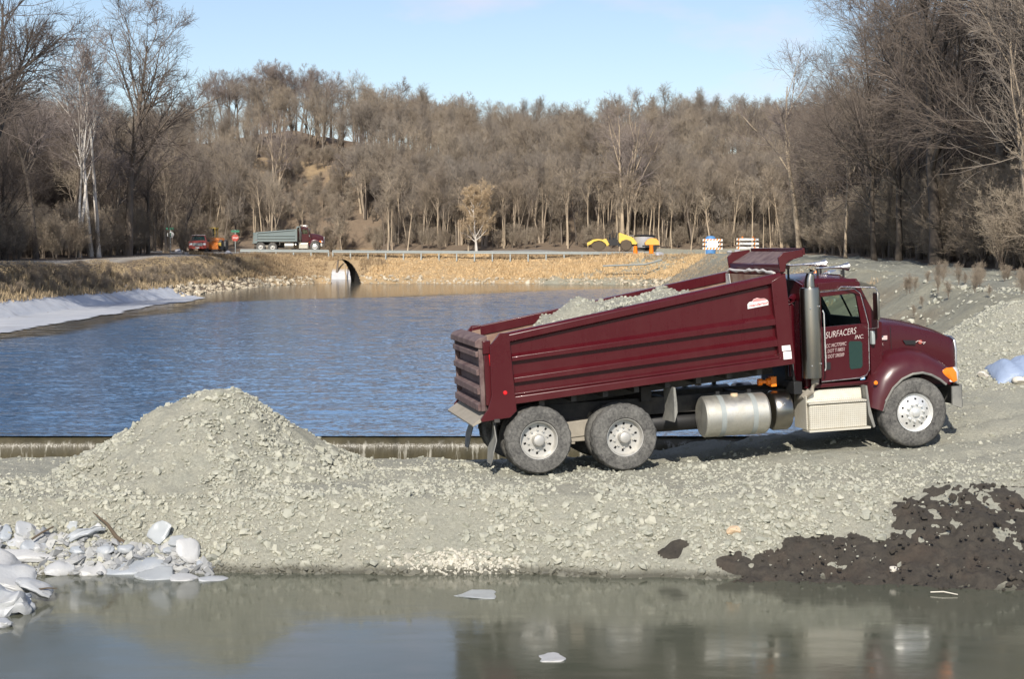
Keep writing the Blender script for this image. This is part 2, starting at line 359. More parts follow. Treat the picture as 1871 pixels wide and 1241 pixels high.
# road bank around the culvert, on a finer grid, with the arch cut out of it
AW, AH = 1.65, 2.62
def arch_top(u): return WU - .8 + (AH + .8) * np.sqrt(np.clip(1 - (u / AW) ** 2, 0, 1)) ** .8
V, F = grid(np.arange(x0h - .02, x1h + .12, .12), np.arange(ys[(ys < 169.9)][-1] - .02, 187.3, .12))
V[:, 2] += .012
c3 = V[F].mean(1); cut = (np.abs(c3[:, 0] - culv_x(c3[:, 1])) < AW) & (c3[:, 2] < arch_top(c3[:, 0] - culv_x(c3[:, 1]))) & (c3[:, 1] > 168)
tag(np_obj('embankment', V, F[~cut], M['ground'], smooth=True, attrs={'Col': zone(V)}), kind='structure')
M_culv = simple('culvert_steel', (.05, .045, .04), .8, .2, .3, 3)
cy_ = np.arange(170, 185.4, .12); th = np.linspace(0, math.pi, 33); cv = []
for y_ in cy_:
    u = AW * np.cos(th); cv.append(np.stack([culv_x(y_) + u, np.full_like(u, y_), arch_top(u) + .02 * math.sin(y_ * 20)], -1))
cv = np.array(cv).reshape(-1, 3); i = np.arange(len(cy_) - 1)[:, None] * 33 + np.arange(32)[None, :]
cf = np.stack([i, i + 1, i + 34, i + 33], -1).reshape(-1, 4); cc_ = cv[cf].mean(1); cf = cf[cc_[:, 2] < H(cc_[:, 0], cc_[:, 1]) + .10]
tag(np_obj('culvert', cv, cf, M_culv, smooth=True), 'dark arched culvert through the grassy road bank at the far shore', 'culvert')
V, F = grid(np.arange(-14, 15.5, .06), np.arange(18.2, 33.6, .06))
tag(np_obj('causeway', V, F, M['gravel'], smooth=True), kind='structure')

# ---------------------------------------------------------------- rocks
def ico():
    p = (1 + 5 ** .5) / 2
    v = np.array([(-1, p, 0), (1, p, 0), (-1, -p, 0), (1, -p, 0), (0, -1, p), (0, 1, p), (0, -1, -p), (0, 1, -p), (p, 0, -1), (p, 0, 1), (-p, 0, -1), (-p, 0, 1)], float)
    f = np.array([(0, 11, 5), (0, 5, 1), (0, 1, 7), (0, 7, 10), (0, 10, 11), (1, 5, 9), (5, 11, 4), (11, 10, 2), (10, 7, 6), (7, 1, 8), (3, 9, 4), (3, 4, 2), (3, 2, 6), (3, 6, 8), (3, 8, 9), (4, 9, 5), (2, 4, 11), (6, 2, 10), (8, 6, 7), (9, 8, 1)])
    return v / np.linalg.norm(v[0]), f
IV, IF = ico()
def rocks(name, P, S, mat, seed=1, flat=.75, parent=None, sink=.35):
    rg = np.random.default_rng(seed); n = len(P)
    v = IV[None] * rg.uniform(.62, 1.2, (n, 12, 1)) + rg.normal(0, .10, (n, 12, 3))
    v = v * (np.stack([rg.uniform(.75, 1.35, n), rg.uniform(.7, 1.2, n), rg.uniform(.45, .95, n) * flat / .75], -1))[:, None]
    a = rg.uniform(0, 6.28, (n, 3)); a[:, 1:] = rg.normal(0, .5, (n, 2))
    def rot(v, ax, th):
        c, s = np.cos(th)[:, None], np.sin(th)[:, None]; i, j = [(0, 1), (1, 2), (2, 0)][ax]; w = v.copy()
        w[:, :, i] = v[:, :, i] * c - v[:, :, j] * s; w[:, :, j] = v[:, :, i] * s + v[:, :, j] * c; return w
    v = rot(rot(rot(v, 1, a[:, 1]), 2, a[:, 2]), 0, a[:, 0]) * S[:, None, None] + P[:, None]
    v[:, :, 2] += (S * (1 - 2 * sink) * .5)[:, None]
    F = (IF[None] + (np.arange(n) * 12)[:, None, None]).reshape(-1, 3)
    c = np.repeat(rg.uniform(0, 1, n), 12); A = np.stack([c, c, c, np.ones_like(c)], -1)
    return np_obj(name, v.reshape(-1, 3), F, mat, parent, attrs={'Col': A})
PX, PY, PZ0 = -4.90, 24.75, .98             # the dumped pile
def pile_h(x, y):
    dx = (x - PX); dy = (y - PY); r = np.hypot(dx / np.where(dx < 0, 2.0, 2.42), dy / 1.85)
    n = fbm(x, y, .7, 77, 3) * .16
    r = r + n * .8
    h = np.where(r < 1.25, 1.30 * np.clip(1 - np.sqrt(r ** 2 + .035) * 1.0 + .08, -.5, 2), -.5)
    h = h + .16 * np.exp(-((dx - .62) ** 2 + dy ** 2) / .3)
    return h
def mud_mask(x, y):
    n = fbm(x, y, .5, 61, 4) * .9
    def e(cx, cy, rx, ry): return 1 - np.hypot((x - cx) / rx, (y - cy) / ry)
    m = np.maximum.reduce([e(6.6, 21.3, 1.65, 1.12), e(4.15, 20.9, 1.2, .62), e(3.0, 20.75, .6, .22) * .8, e(5.6, 20.8, 2.2, .75), e(2.22, 21.45, .27, .15) * 1.5, e(8.2, 20.9, 1.7, 1.2), e(2.95, 21.2, .35, .22)])
    return m + n * .40 - .9 * np.clip((3.15 - x) / .5, 0, 1) * (x > 2.45)
def scatter(n, x0, x1, y0, y1, seed, dens):
    rg = np.random.default_rng(seed); x = rg.uniform(x0, x1, n); y = rg.uniform(y0, y1, n); k = rg.uniform(0, 1, n) < dens(x, y); return x[k], y[k], rg
def dens(x, y):
    sh = np.interp(x, NX, YS); t = y - sh; a = np.interp(t, [-.25, 0, .6, 1.3, 2.2, 4, 6], [.3, 1, 1, .8, .3, .12, .10])
    a = a * np.clip(.85 + 2.2 * fbm(x, y, .9, 41), .15, 1.5); road = smoothstep(0, 1.2, x - 1) * (y > 23.6) * (y < 27.6)
    a = a * (1 - .6 * road); a = np.where((x > 6.2) & (y > 28), .5, a); a = np.where((x > 2.5) & (t < 3.4) & (t > 0), np.maximum(a, .42), a)
    return a * (mud_mask(x, y) < -.02) * (H(x, y) > -.12)
x, y, rg = scatter(270000, -13.5, 15, 20, 33, 5, dens)
k = (pile_h(x, y) < 0); x, y = x[k], y[k]
s = np.exp(rg.normal(-3.78, .50, len(x))); s = np.minimum(s, .085)
sh = np.interp(x, NX, YS); s *= np.interp(y - sh, [0, 1.0, 2.2], [1.12, 1.0, .72])
tag(rocks('gravel_stones', np.stack([x, y, H(x, y)], -1), s, M['rock'], 3), kind='stuff')
# the pile itself
gx, gy = np.meshgrid(np.arange(PX - 2.9, PX + 3.3, .045), np.arange(PY - 2.4, PY + 2.3, .045))
hz = H(gx, gy); ph = pile_h(gx, gy) + fbm(gx, gy, .22, 88, 3) * .07
Z = np.where(ph > -.1, np.maximum(PZ0 + ph, hz - .1), hz - .12)
nx, ny = gx.shape[1], gx.shape[0]; i = np.arange(ny - 1)[:, None] * nx + np.arange(nx - 1)[None, :]
F = np.stack([i, i + 1, i + nx + 1, i + nx], -1).reshape(-1, 4); keep = (Z > hz - .06).ravel()[F].any(1)
pile = np_obj('gravel_pile', np.stack([gx, gy, Z], -1).reshape(-1, 3), F[keep], M['gravel'], smooth=True)
tag(pile, 'tall cone of grey crushed rock dumped on the causeway left of the truck', 'gravel pile')
x, y, rg = scatter(14000, PX - 2.8, PX + 3.2, PY - 2.3, PY + 2.0, 15, lambda x, y: np.clip(.35 + (pile_h(x, y) < .55) * .3 + 2.5 * fbm(x, y, .8, 43) + (x > PX + .3) * .25, .04, 1) * (pile_h(x, y) > -.06))
zz = np.maximum(PZ0 + pile_h(x, y), H(x, y)); s = np.minimum(np.exp(rg.normal(-3.72, .45, len(x))), .10)
tag(rocks('stones', np.stack([x, y, zz], -1), s, M['rock'], 4, parent=pile), kind='stuff')
def single_rock(name, px, py, size, mat, label, cat='rock', flat=.7, seed=1, lift=0, squash=(1, 1, 1)):
    """one faceted boulder with a subdivided, worn surface"""
    rg = np.random.default_rng(seed); p = hit(px, py); me = bpy.data.meshes.new(name)
    import bmesh
    bm = bmesh.new(); bmesh.ops.create_icosphere(bm, subdivisions=3, radius=1)
    planes = [(Vector(rg.normal(size=3)).normalized(), rg.uniform(.55, .85)) for _ in range(14)]
    for v in bm.verts:
        for nrm, dd in planes:
            e = v.co.dot(nrm) - dd
            if e > 0: v.co -= nrm * e
        v.co *= 1 + rg.normal(0, .012); v.co = Vector((v.co.x * size * squash[0], v.co.y * size * squash[1], v.co.z * size * flat * squash[2]))
    bm.to_mesh(me); bm.free(); me.materials.append(mat); o = put(bpy.data.objects.new(name, me))
    o.location = p + Vector((0, 0, size * flat * .35 + lift)); o.rotation_euler = (rg.normal(0, .2), rg.normal(0, .2), rg.uniform(0, 6)); tag(o, label, cat); return o
simple('tan_stone', (.62, .46, .30), .9, 0, .12, 6, .3); simple('pale_stone', (.62, .58, .5), .9, 0, .12, 6, .3)
single_rock('rock', 1338, 975, .12, M['tan_stone'], 'square tan block of stone on the gravel slope above the mud', seed=4)
single_rock('rock', 1632, 1047, .08, M['pale_stone'], 'small white stone lying on the dark mud near the water', seed=5)
single_rock('rock', 1862, 700, .13, M['pale_stone'], 'pale stone beside the blue tarp at the right edge', seed=7)
single_rock('rock', 1797, 690, .12, M['pale_stone'], 'cream stone just left of the blue tarp', seed=8)
# pale fresh stones near the water line
x, y, rg = scatter(2600, -2.1, .35, 21.15, 21.62, 25, lambda x, y: 1 - np.hypot((x + .75) / 1.15, (y - 21.42) / .2))
tag(rocks('white_gravel', np.stack([x, y, H(x, y)], -1), np.exp(rg.normal(-3.7, .35, len(x))), M['white_rock'], 6), kind='stuff')

# ---------------------------------------------------------------- mud heaps on the right
t = NT('mud'); a = t.noise(5, 6, .7); c = t.mix(t.ramp(a, [(.3, 0.), (.7, 1.)]), (.034, .029, .023), (.078, .066, .050))
c = t.mix(t.ramp(t.noise(1.7, 5, .6), [(.5, 0.), (.75, .35)]), c, (.11, .07, .045))
t.set(color=c, rough=.8); n1 = t.bump(t.noise(14, 8, .75), .9, .05); t.bump(t.noise(55, 5, .7), .8, .02, n1); M['mud'] = t.m
def mud(name, cond, label, mid=False):
    gx, gy = np.meshgrid(np.arange(2, 11, .03), np.arange(19.3, 23.2, .03)); m = mud_mask(gx, gy)
    m = np.where(cond(gx, gy), m, -1)
    z = H(gx, gy) + np.clip(m, -.2, .5) * .10 + fbm(gx, gy, .28, 63, 4) * .10 * np.clip(m * 4, 0, 1) + fbm(gx, gy, .09, 66, 2) * .05 - .008 + (.006 if mid else 0)
    nx, ny = gx.shape[1], gx.shape[0]; i = np.arange(ny - 1)[:, None] * nx + np.arange(nx - 1)[None, :]
    F = np.stack([i, i + 1, i + nx + 1, i + nx], -1).reshape(-1, 4); F = F[(m.ravel()[F] > -.03).all(1)]
    if 'smallest' in label: cc = np.stack([gx, gy], -1).reshape(-1, 2)[F].mean(1); F = F[np.hypot((cc[:, 0] - 2.22) / .26, (cc[:, 1] - 21.45) / .16) < 1]
    u, inv = np.unique(F, return_inverse=True)
    o = np_obj(name, np.stack([gx, gy, z], -1).reshape(-1, 3)[u], inv.reshape(F.shape), M['mud'], smooth=True); tag(o, label, 'mud heap')
mud('mud_heap', lambda x, y: x > 4.95, 'large dark brown mud heap sliding into the water at the right edge')
mud('mud_heap', lambda x, y: (x <= 5.2) & (x > 2.5), 'middle heap of dark wet mud at the foot of the gravel slope', True)
mud('mud_heap', lambda x, y: (x <= 2.5), 'smallest dark clump of mud, lying apart left of the other heaps')
x, y, rg = scatter(2000, 2.4, 10, 19.8, 22.6, 45, lambda x, y: (mud_mask(x, y) > .02) * .5)
tag(rocks('mud_clods', np.stack([x, y, H(x, y) + np.clip(mud_mask(x, y), 0, .5) * .22], -1), np.minimum(np.exp(rg.normal(-3.9, .5, len(x))), .07), M['mud'], 16), kind='stuff')
x, y, rg = scatter(500, 3, 10, 19.9, 22.4, 46, lambda x, y: (mud_mask(x, y) > .02) * .35)
tag(rocks('mud_gravel', np.stack([x, y, H(x, y) + np.clip(mud_mask(x, y), 0, .5) * .22 + .02], -1), np.exp(rg.normal(-4.5, .35, len(x))), M['rock'], 17), kind='stuff')

# ---------------------------------------------------------------- water
t = NT('lower_water'); P = t.coord(False)
a = t.noise(.35, 3, .5, P); b = t.noise(3.5, 4, .6, P, stretch=(.35, 1.0, 1))
t.set(color=t.mix(t.ramp(a, [(.35, 0.), (.65, 1.)]), (.075, .082, .060), (.104, .106, .078)), ior=1.38, spec=.6)
t.set(rough=t.ramp(b, [(.35, .06), (.7, .17)]))
n1 = t.bump(t.noise(1.3, 3, .5, P, stretch=(.8, 1, 1)), .07, .03); t.bump(t.noise(9, 3, .5, P, stretch=(.8, 1, 1)), .06, .005, n1); M['lower_water'] = t.m
me = np_obj('lower_water', [(-24, -8, 0), (24, -8, 0), (24, 30.75, 0), (-24, 30.75, 0)], [(0, 1, 2, 3)], M['lower_water']); tag(me, kind='structure')
t = NT('upper_water'); P = t.coord(False); sx = t.n('ShaderNodeSeparateXYZ'); t.L(P, sx.inputs[0])
# the wind ripples the open water; beyond about 105 m, and along the ice, it lies smooth under a skin of ice
nn = t.noise(.05, 4, .6, P, stretch=(.35, 1, 1))
edge = t.math('ADD', t.math('ADD', sx.outputs[1], t.math('MULTIPLY', nn, 24.0)), t.math('MULTIPLY', sx.outputs[0], -1.4))
calm = t.ramp(t.math('DIVIDE', edge, 200.0), [(.735, 0.), (.75, 1.)])
lc = t.math('ADD', t.math('MULTIPLY', sx.outputs[0], -.1), t.math('MULTIPLY', nn, .9))
calm = t.math('MAXIMUM', calm, t.ramp(t.math('SUBTRACT', lc, 1.9), [(.50, 0.), (.62, 1.)]))
rip = t.ramp(calm, [(0, 1.), (1, .05)])
h1 = t.noise(1.5, 4, .6, P, stretch=(.55, 1.0, 1)); h2 = t.noise(5.5, 3, .6, P, stretch=(.5, 1, 1)); h3 = t.noise(.33, 3, .5, P, stretch=(.3, 1, 1))
def nvec(scale, st, k):
    q = t.n('ShaderNodeTexNoise'); q.inputs['Scale'].default_value = scale; q.inputs['Detail'].default_value = 3; m_ = t.n('ShaderNodeMapping'); m_.inputs['Scale'].default_value = st
    t.L(P, m_.inputs[0]); t.L(m_.outputs[0], q.inputs[0]); v = t.n('ShaderNodeVectorMath', operation='SUBTRACT'); t.L(q.outputs['Color'], v.inputs[0]); v.inputs[1].default_value = (.5, .5, .5)
    w = t.n('ShaderNodeVectorMath', operation='MULTIPLY'); t.L(v.outputs[0], w.inputs[0]); w.inputs[1].default_value = (k, k, 0); return w.outputs[0]
va = t.n('ShaderNodeVectorMath', operation='ADD'); t.L(nvec(3.2, (.5, 1, 1), .24), va.inputs[0]); t.L(nvec(10.0, (.6, 1, 1), .48), va.inputs[1])
sc_ = t.n('ShaderNodeVectorMath', operation='SCALE'); t.L(va.outputs[0], sc_.inputs[0]); t.L(rip, sc_.inputs['Scale'])
vn = t.n('ShaderNodeVectorMath', operation='ADD'); t.L(sc_.outputs[0], vn.inputs[0]); t.L(t.geo.outputs['Normal'], vn.inputs[1])
nn_ = t.n('ShaderNodeVectorMath', operation='NORMALIZE'); t.L(vn.outputs[0], nn_.inputs[0]); t.L(nn_.outputs[0], t.b.inputs['Normal'])
t.set(color=t.mix(calm, (.080, .175, .32), (.06, .06, .05)), rough=t.mix(calm, (.10,) * 3, (.12,) * 3), ior=1.36, spec=.6); M['upper_water'] = t.m  # reflected sky blue is partly painted into the base colour of the rippled water
wy = np.concatenate([np.arange(30.75, 60, .13), np.arange(60, 150, .26), np.arange(150, 201, 2.0)]); wx = np.arange(-34, 26.2, .24)
gx, gy = np.meshgrid(wx, wy); amp = (1 - smoothstep(98, 112, gy - 1.4 * (gx + 25) + fbm(gx, gy, 14, 71) * 12)) * smoothstep(30.7, 33.0, gy) * (.25 + .75 * smoothstep(-25, -20.5, gx))
wz = WU + amp * (.027 * (vnoise(gx * .6, gy, .5, 72) + .7 * vnoise(gx * .7, gy + gx * .2, .34, 73)) + .022 * vnoise(gx * .35, gy, 2.7, 74)) - .0 
nx, ny = len(wx), len(wy); i = np.arange(ny - 1)[:, None] * nx + np.arange(nx - 1)[None, :]
tag(np_obj('upper_water', np.stack([gx, gy, wz], -1).reshape(-1, 3), np.stack([i, i + 1, i + nx + 1, i + nx], -1).reshape(-1, 4), M['upper_water'], smooth=True), kind='structure')
# far lake behind the culvert
def MBbox(name, b, mat):
    x0, x1, y0, y1, z0, z1 = b; V = [(x, y, z) for x in (x0, x1) for y in (y0, y1) for z in (z0, z1)]
    return np_obj(name, np.array(V), np.array([(0, 1, 3, 2), (4, 6, 7, 5), (0, 4, 5, 1), (2, 3, 7, 6), (0, 2, 6, 4), (1, 5, 7, 3)]), mat)
# weir and the sheet of water falling over it
t = NT('falling_water'); P = t.coord(False)
a = t.noise(7, 5, .7, P, stretch=(1, 1, .07)); b = t.noise(3.0, 4, .6, P, stretch=(1, 1, .2)); sx = t.n('ShaderNodeSeparateXYZ'); t.L(P, sx.inputs[0])
lowm = t.ramp(t.math('DIVIDE', sx.outputs[2], WU), [(.72, 1.), (.92, 0.)])
fo = t.math('MULTIPLY', t.ramp(a, [(.55, 0.), (.68, .6)]), lowm)
c = t.mix(t.ramp(b, [(.3, 0.), (.7, 1.)]), (.040, .036, .022), (.095, .082, .05)); c = t.mix(fo, c, (.62, .60, .52))
t.set(color=c, rough=.25, ior=1.33); t.bump(a, .6, .04); M['fall'] = t.m
prof = [(31.3, WU + .001), (30.95, WU - .006), (30.8, WU - .03), (30.7, WU - .085), (30.65, WU - .17), (30.62, WU - .35), (30.6, -.05)]
fx = np.arange(-26.5, 7.01, .1); Vf = np.array([(x, yy + .03 * vnoise(x, 0, .5, 3), zz) for yy, zz in prof for x in fx]); nx = len(fx)
Vf[:, 1] = Vf[:, 1] + .02 * vnoise(Vf[:, 0], Vf[:, 2] * 0, .25, 8)
i = np.arange(len(prof) - 1)[:, None] * nx + np.arange(nx - 1)[None, :]
tag(np_obj('falling_water', Vf, np.stack([i, i + nx, i + nx + 1, i + 1], -1).reshape(-1, 4), M['fall'], smooth=True), kind='structure')
simple('wet_concrete', (.09, .08, .06), .5, 0, .3, 4, .3)

tag(MBbox('weir', (-27, 7.5, 30.78, 31.25, -.6, WU - .06), M['wet_concrete']), 'low concrete weir wall with water spilling over it behind the causeway', 'weir')
# ---------------------------------------------------------------- mesh builder
class MB:
    def __init__(s): s.v = []; s.f = []
    def add(s, V, F):
        o = len(s.v); s.v += [tuple(p) for p in V]; s.f += [tuple(i + o for i in f) for f in F]; return s
    def box(s, x0, x1, y0, y1, z0, z1):
        V = [(x, y, z) for x in (x0, x1) for y in (y0, y1) for z in (z0, z1)]
        return s.add(V, [(0, 1, 3, 2), (4, 6, 7, 5), (0, 4, 5, 1), (2, 3, 7, 6), (0, 2, 6, 4), (1, 5, 7, 3)])
    def prism(s, poly, a0, a1, axis='y'):
        """polygon in the two other axes, extruded along axis"""
        n = len(poly)
        def P(p, a): return {'y': (p[0], a, p[1]), 'x': (a, p[0], p[1]), 'z': (p[0], p[1], a)}[axis]
        V = [P(p, a0) for p in poly] + [P(p, a1) for p in poly]
        return s.add(V, [tuple(range(n)), tuple(range(2 * n - 1, n - 1, -1))] + [(i, i + n, (i + 1) % n + n, (i + 1) % n) for i in range(n)])
    def loft(s, rings, closed=True, cap=True):
        n = len(rings[0]); V = [p for r in rings for p in r]; F = []
        for k in range(len(rings) - 1):
            for i in range(n if closed else n - 1):
                j = (i + 1) % n; F.append((k * n + i, k * n + j, (k + 1) * n + j, (k + 1) * n + i))
        if cap and closed: F += [tuple(range(n - 1, -1, -1)), tuple((len(rings) - 1) * n + i for i in range(n))]
        return s.add(V, F)
    def lathe(s, prof, c=(0, 0, 0), axis='y', n=32, mod=None, cap=False):
        """profile of (radius, along)"""
        rings = []
        for r, a in prof:
            ring = []
            for i in range(n):
                th = 2 * math.pi * i / n; rr = r * (mod(i, r, a) if mod else 1); u, w = rr * math.cos(th), rr * math.sin(th)
                ring.append({'y': (c[0] + u, c[1] + a, c[2] + w), 'x': (c[0] + a, c[1] + u, c[2] + w), 'z': (c[0] + u, c[1] + w, c[2] + a)}[axis])
            rings.append(ring)
        return s.loft(rings, cap=cap)
    def tube(s, pts, r, n=10):
        pts = [Vector(p) for p in pts]; rs = r if hasattr(r, '__len__') else [r] * len(pts); rings = []
        for i, p in enumerate(pts):
            d = (pts[min(i + 1, len(pts) - 1)] - pts[max(i - 1, 0)]).normalized(); a = d.cross(Vector((.13, .2, 1)) if abs(d.z) < .9 else Vector((1, .1, 0))).normalized(); b = d.cross(a)
            rings.append([tuple(p + (a * math.cos(2 * math.pi * k / n) + b * math.sin(2 * math.pi * k / n)) * rs[i]) for k in range(n)])
        return s.loft(rings)
    def obj(s, name, mat, parent=None, bevel=0, smooth=True, label=None, angle=35):
        me = bpy.data.meshes.new(name); me.from_pydata(s.v, [], s.f); me.validate()
        import bmesh
        bm = bmesh.new(); bm.from_mesh(me); bmesh.ops.recalc_face_normals(bm, faces=bm.faces); bm.to_mesh(me); bm.free()
        me.materials.append(M[mat] if isinstance(mat, str) else mat)
        if smooth:
            me.polygons.foreach_set('use_smooth', [True] * len(me.polygons)); me.set_sharp_from_angle(angle=R(angle))
        o = put(bpy.data.objects.new(name, me), parent)
        if bevel:
            m = o.modifiers.new('bevel', 'BEVEL'); m.width = bevel; m.segments = 2; m.limit_method = 'ANGLE'; m.angle_limit = R(40)
        if label: o['label'] = label
        return o
def text(body, x, y, z, size, mat, parent, name='lettering', shear=0, slope=0, bold=0, sx=1.0, back=False, spacing=1):
    cu = bpy.data.curves.new(name, 'FONT'); cu.body = body; cu.size = size; cu.extrude = .0015; cu.shear = shear; cu.offset = bold; cu.space_character = spacing
    cu.resolution_u = 3; tmp = bpy.data.objects.new('tmp', cu); COL.objects.link(tmp); dg = bpy.context.evaluated_depsgraph_get()
    me = bpy.data.meshes.new_from_object(tmp.evaluated_get(dg)); me.name = name; bpy.data.objects.remove(tmp); bpy.data.curves.remove(cu)
    me.transform(Matrix.Rotation(R(90), 4, 'X') @ Matrix.Diagonal((sx, 1, 1, 1)))
    me.transform(Matrix.Rotation(-slope, 4, 'Y')); me.transform(Matrix.Translation((x, y, z)))
    me.materials.clear(); me.materials.append(M[mat]); o = put(bpy.data.objects.new(name, me), parent); return o

def front_tyre_profile(r, w):
    return [(r * .56, -w / 2 + .02), (r * .60, -w / 2), (r * .78, -w / 2 - .012), (r * .93, -w / 2 + .004), (r * .985, -w / 2 + .035), (r, -w / 2 + .075), (r, -w / 2 + .13), (r * .975, -w / 2 + .135), (r * .975, -w / 2 + .15), (r, -w / 2 + .155),
            (r, w / 2 - .155), (r * .975, w / 2 - .15), (r * .975, w / 2 - .135), (r, w / 2 - .13), (r, w / 2 - .075), (r * .985, w / 2 - .035), (r * .93, w / 2 - .004), (r * .78, w / 2 + .012), (r * .60, w / 2), (r * .56, w / 2 - .02)]
def disc_with_holes(m, c, y, r0, r1, r2, r3, side, nh=10, dy=0):
    """wheel disc: solid from r0 to r1, ten openings between r1 and r2, solid to r3; side = outward direction"""
    n = nh * 4
    def ring(r, yy): return [(c[0] + r * math.cos(2 * math.pi * i / n), c[1] + yy, c[2] + r * math.sin(2 * math.pi * i / n)) for i in range(n)]
    rs = [(r0, y), (r1, y + dy * .4), (r2, y + dy * .7), (r3, y + dy)]; V = [p for r, yy in rs for p in ring(r, yy * side)]
    F = []
    for k in range(3):
        for i in range(n):
            if k == 1 and i % 4 == 1: continue
            j = (i + 1) % n; F.append((k * n + i, k * n + j, (k + 1) * n + j, (k + 1) * n + i))
    m.add(V, F)
def wheel(parent, x, yo, z, r, w, side, dual, mat_rim, seed=0, rot=0):
    """yo: outer face of the tyre; side -1 is the near (right) side"""
    N = 96
    lug = (lambda i, rr, a: 1.0 if rr < r * .97 else (1.0 if (i // 2 + (1 if a * 1 > 0 else 0)) % 2 else .982)) if dual else None
    g = empty('wheel_tmp'); bpy.data.objects.remove(g)
    c = (x, yo - side * w / 2, z)
    rimr = .295
    wm = MB()
    # rim lips and barrel
    if dual:
        wm.lathe([(rimr + .012, side * 0.0), (rimr + .012, -side * .02), (rimr - .012, -side * .022), (rimr - .03, -side * .10), (rimr - .035, -side * .17), (.20, -side * .175)], (x, yo + side * .0, z), 'y', 40)
        disc_with_holes(wm, (x, yo, z), -.135, .13, .185, .225, rimr - .03, side, 10, .0)
        wm.lathe([(.001, side * .0), (.05, side * .0), (.078, -side * .01), (.088, -side * .03), (.095, -side * .13), (.135, -side * .135)], (x, yo, z), 'y', 28)
        for k in range(10):
            th = 2 * math.pi * (k + .5) / 10; wm.lathe([(.0, -side * .10), (.016, -side * .10), (.017, -side * .135)], (x + .155 * math.cos(th), yo, z + .155 * math.sin(th)), 'y', 6)
    else:
        wm.lathe([(rimr + .012, side * .0), (rimr + .012, -side * .02), (rimr - .01, -side * .022), (rimr - .022, -side * .05), (rimr - .03, -side * .10), (.2, -side * .12)], (x, yo, z), 'y', 40)
        disc_with_holes(wm, (x, yo, z), .0, .10, .205, .232, rimr - .022, side, 10, -.045)
        wm.lathe([(.001, side * .055), (.04, side * .053), (.062, side * .045), (.068, side * .02), (.075, side * .0), (.12, -side * .0)], (x, yo, z), 'y', 28)
        for k in range(10):
            th = 2 * math.pi * (k + .2) / 10; wm.lathe([(.0, side * .045), (.015, side * .043), (.019, side * .02), (.019, -side * .0)], (x + .14 * math.cos(th), yo, z + .14 * math.sin(th)), 'y', 8)
    wo = wm.obj('wheel', mat_rim, parent)
    tm = MB().lathe(front_tyre_profile(r, w), c, 'y', N, lug); tm.obj('tyre', 'rubber', wo)
    # dark brake drum behind the disc
    MB().lathe([(.0, -side * (.17 if dual else .07)), (.26, -side * (.17 if dual else .07)), (.26, -side * .3)], (x, yo, z), 'y', 24).obj('brake_drum', 'black', wo)
    if dual:
        c2 = (x, yo - side * (w * 1.5 + .06), z); MB().lathe(front_tyre_profile(r, w), c2, 'y', N // 2, None).obj('tyre', 'rubber', wo)
    return wo

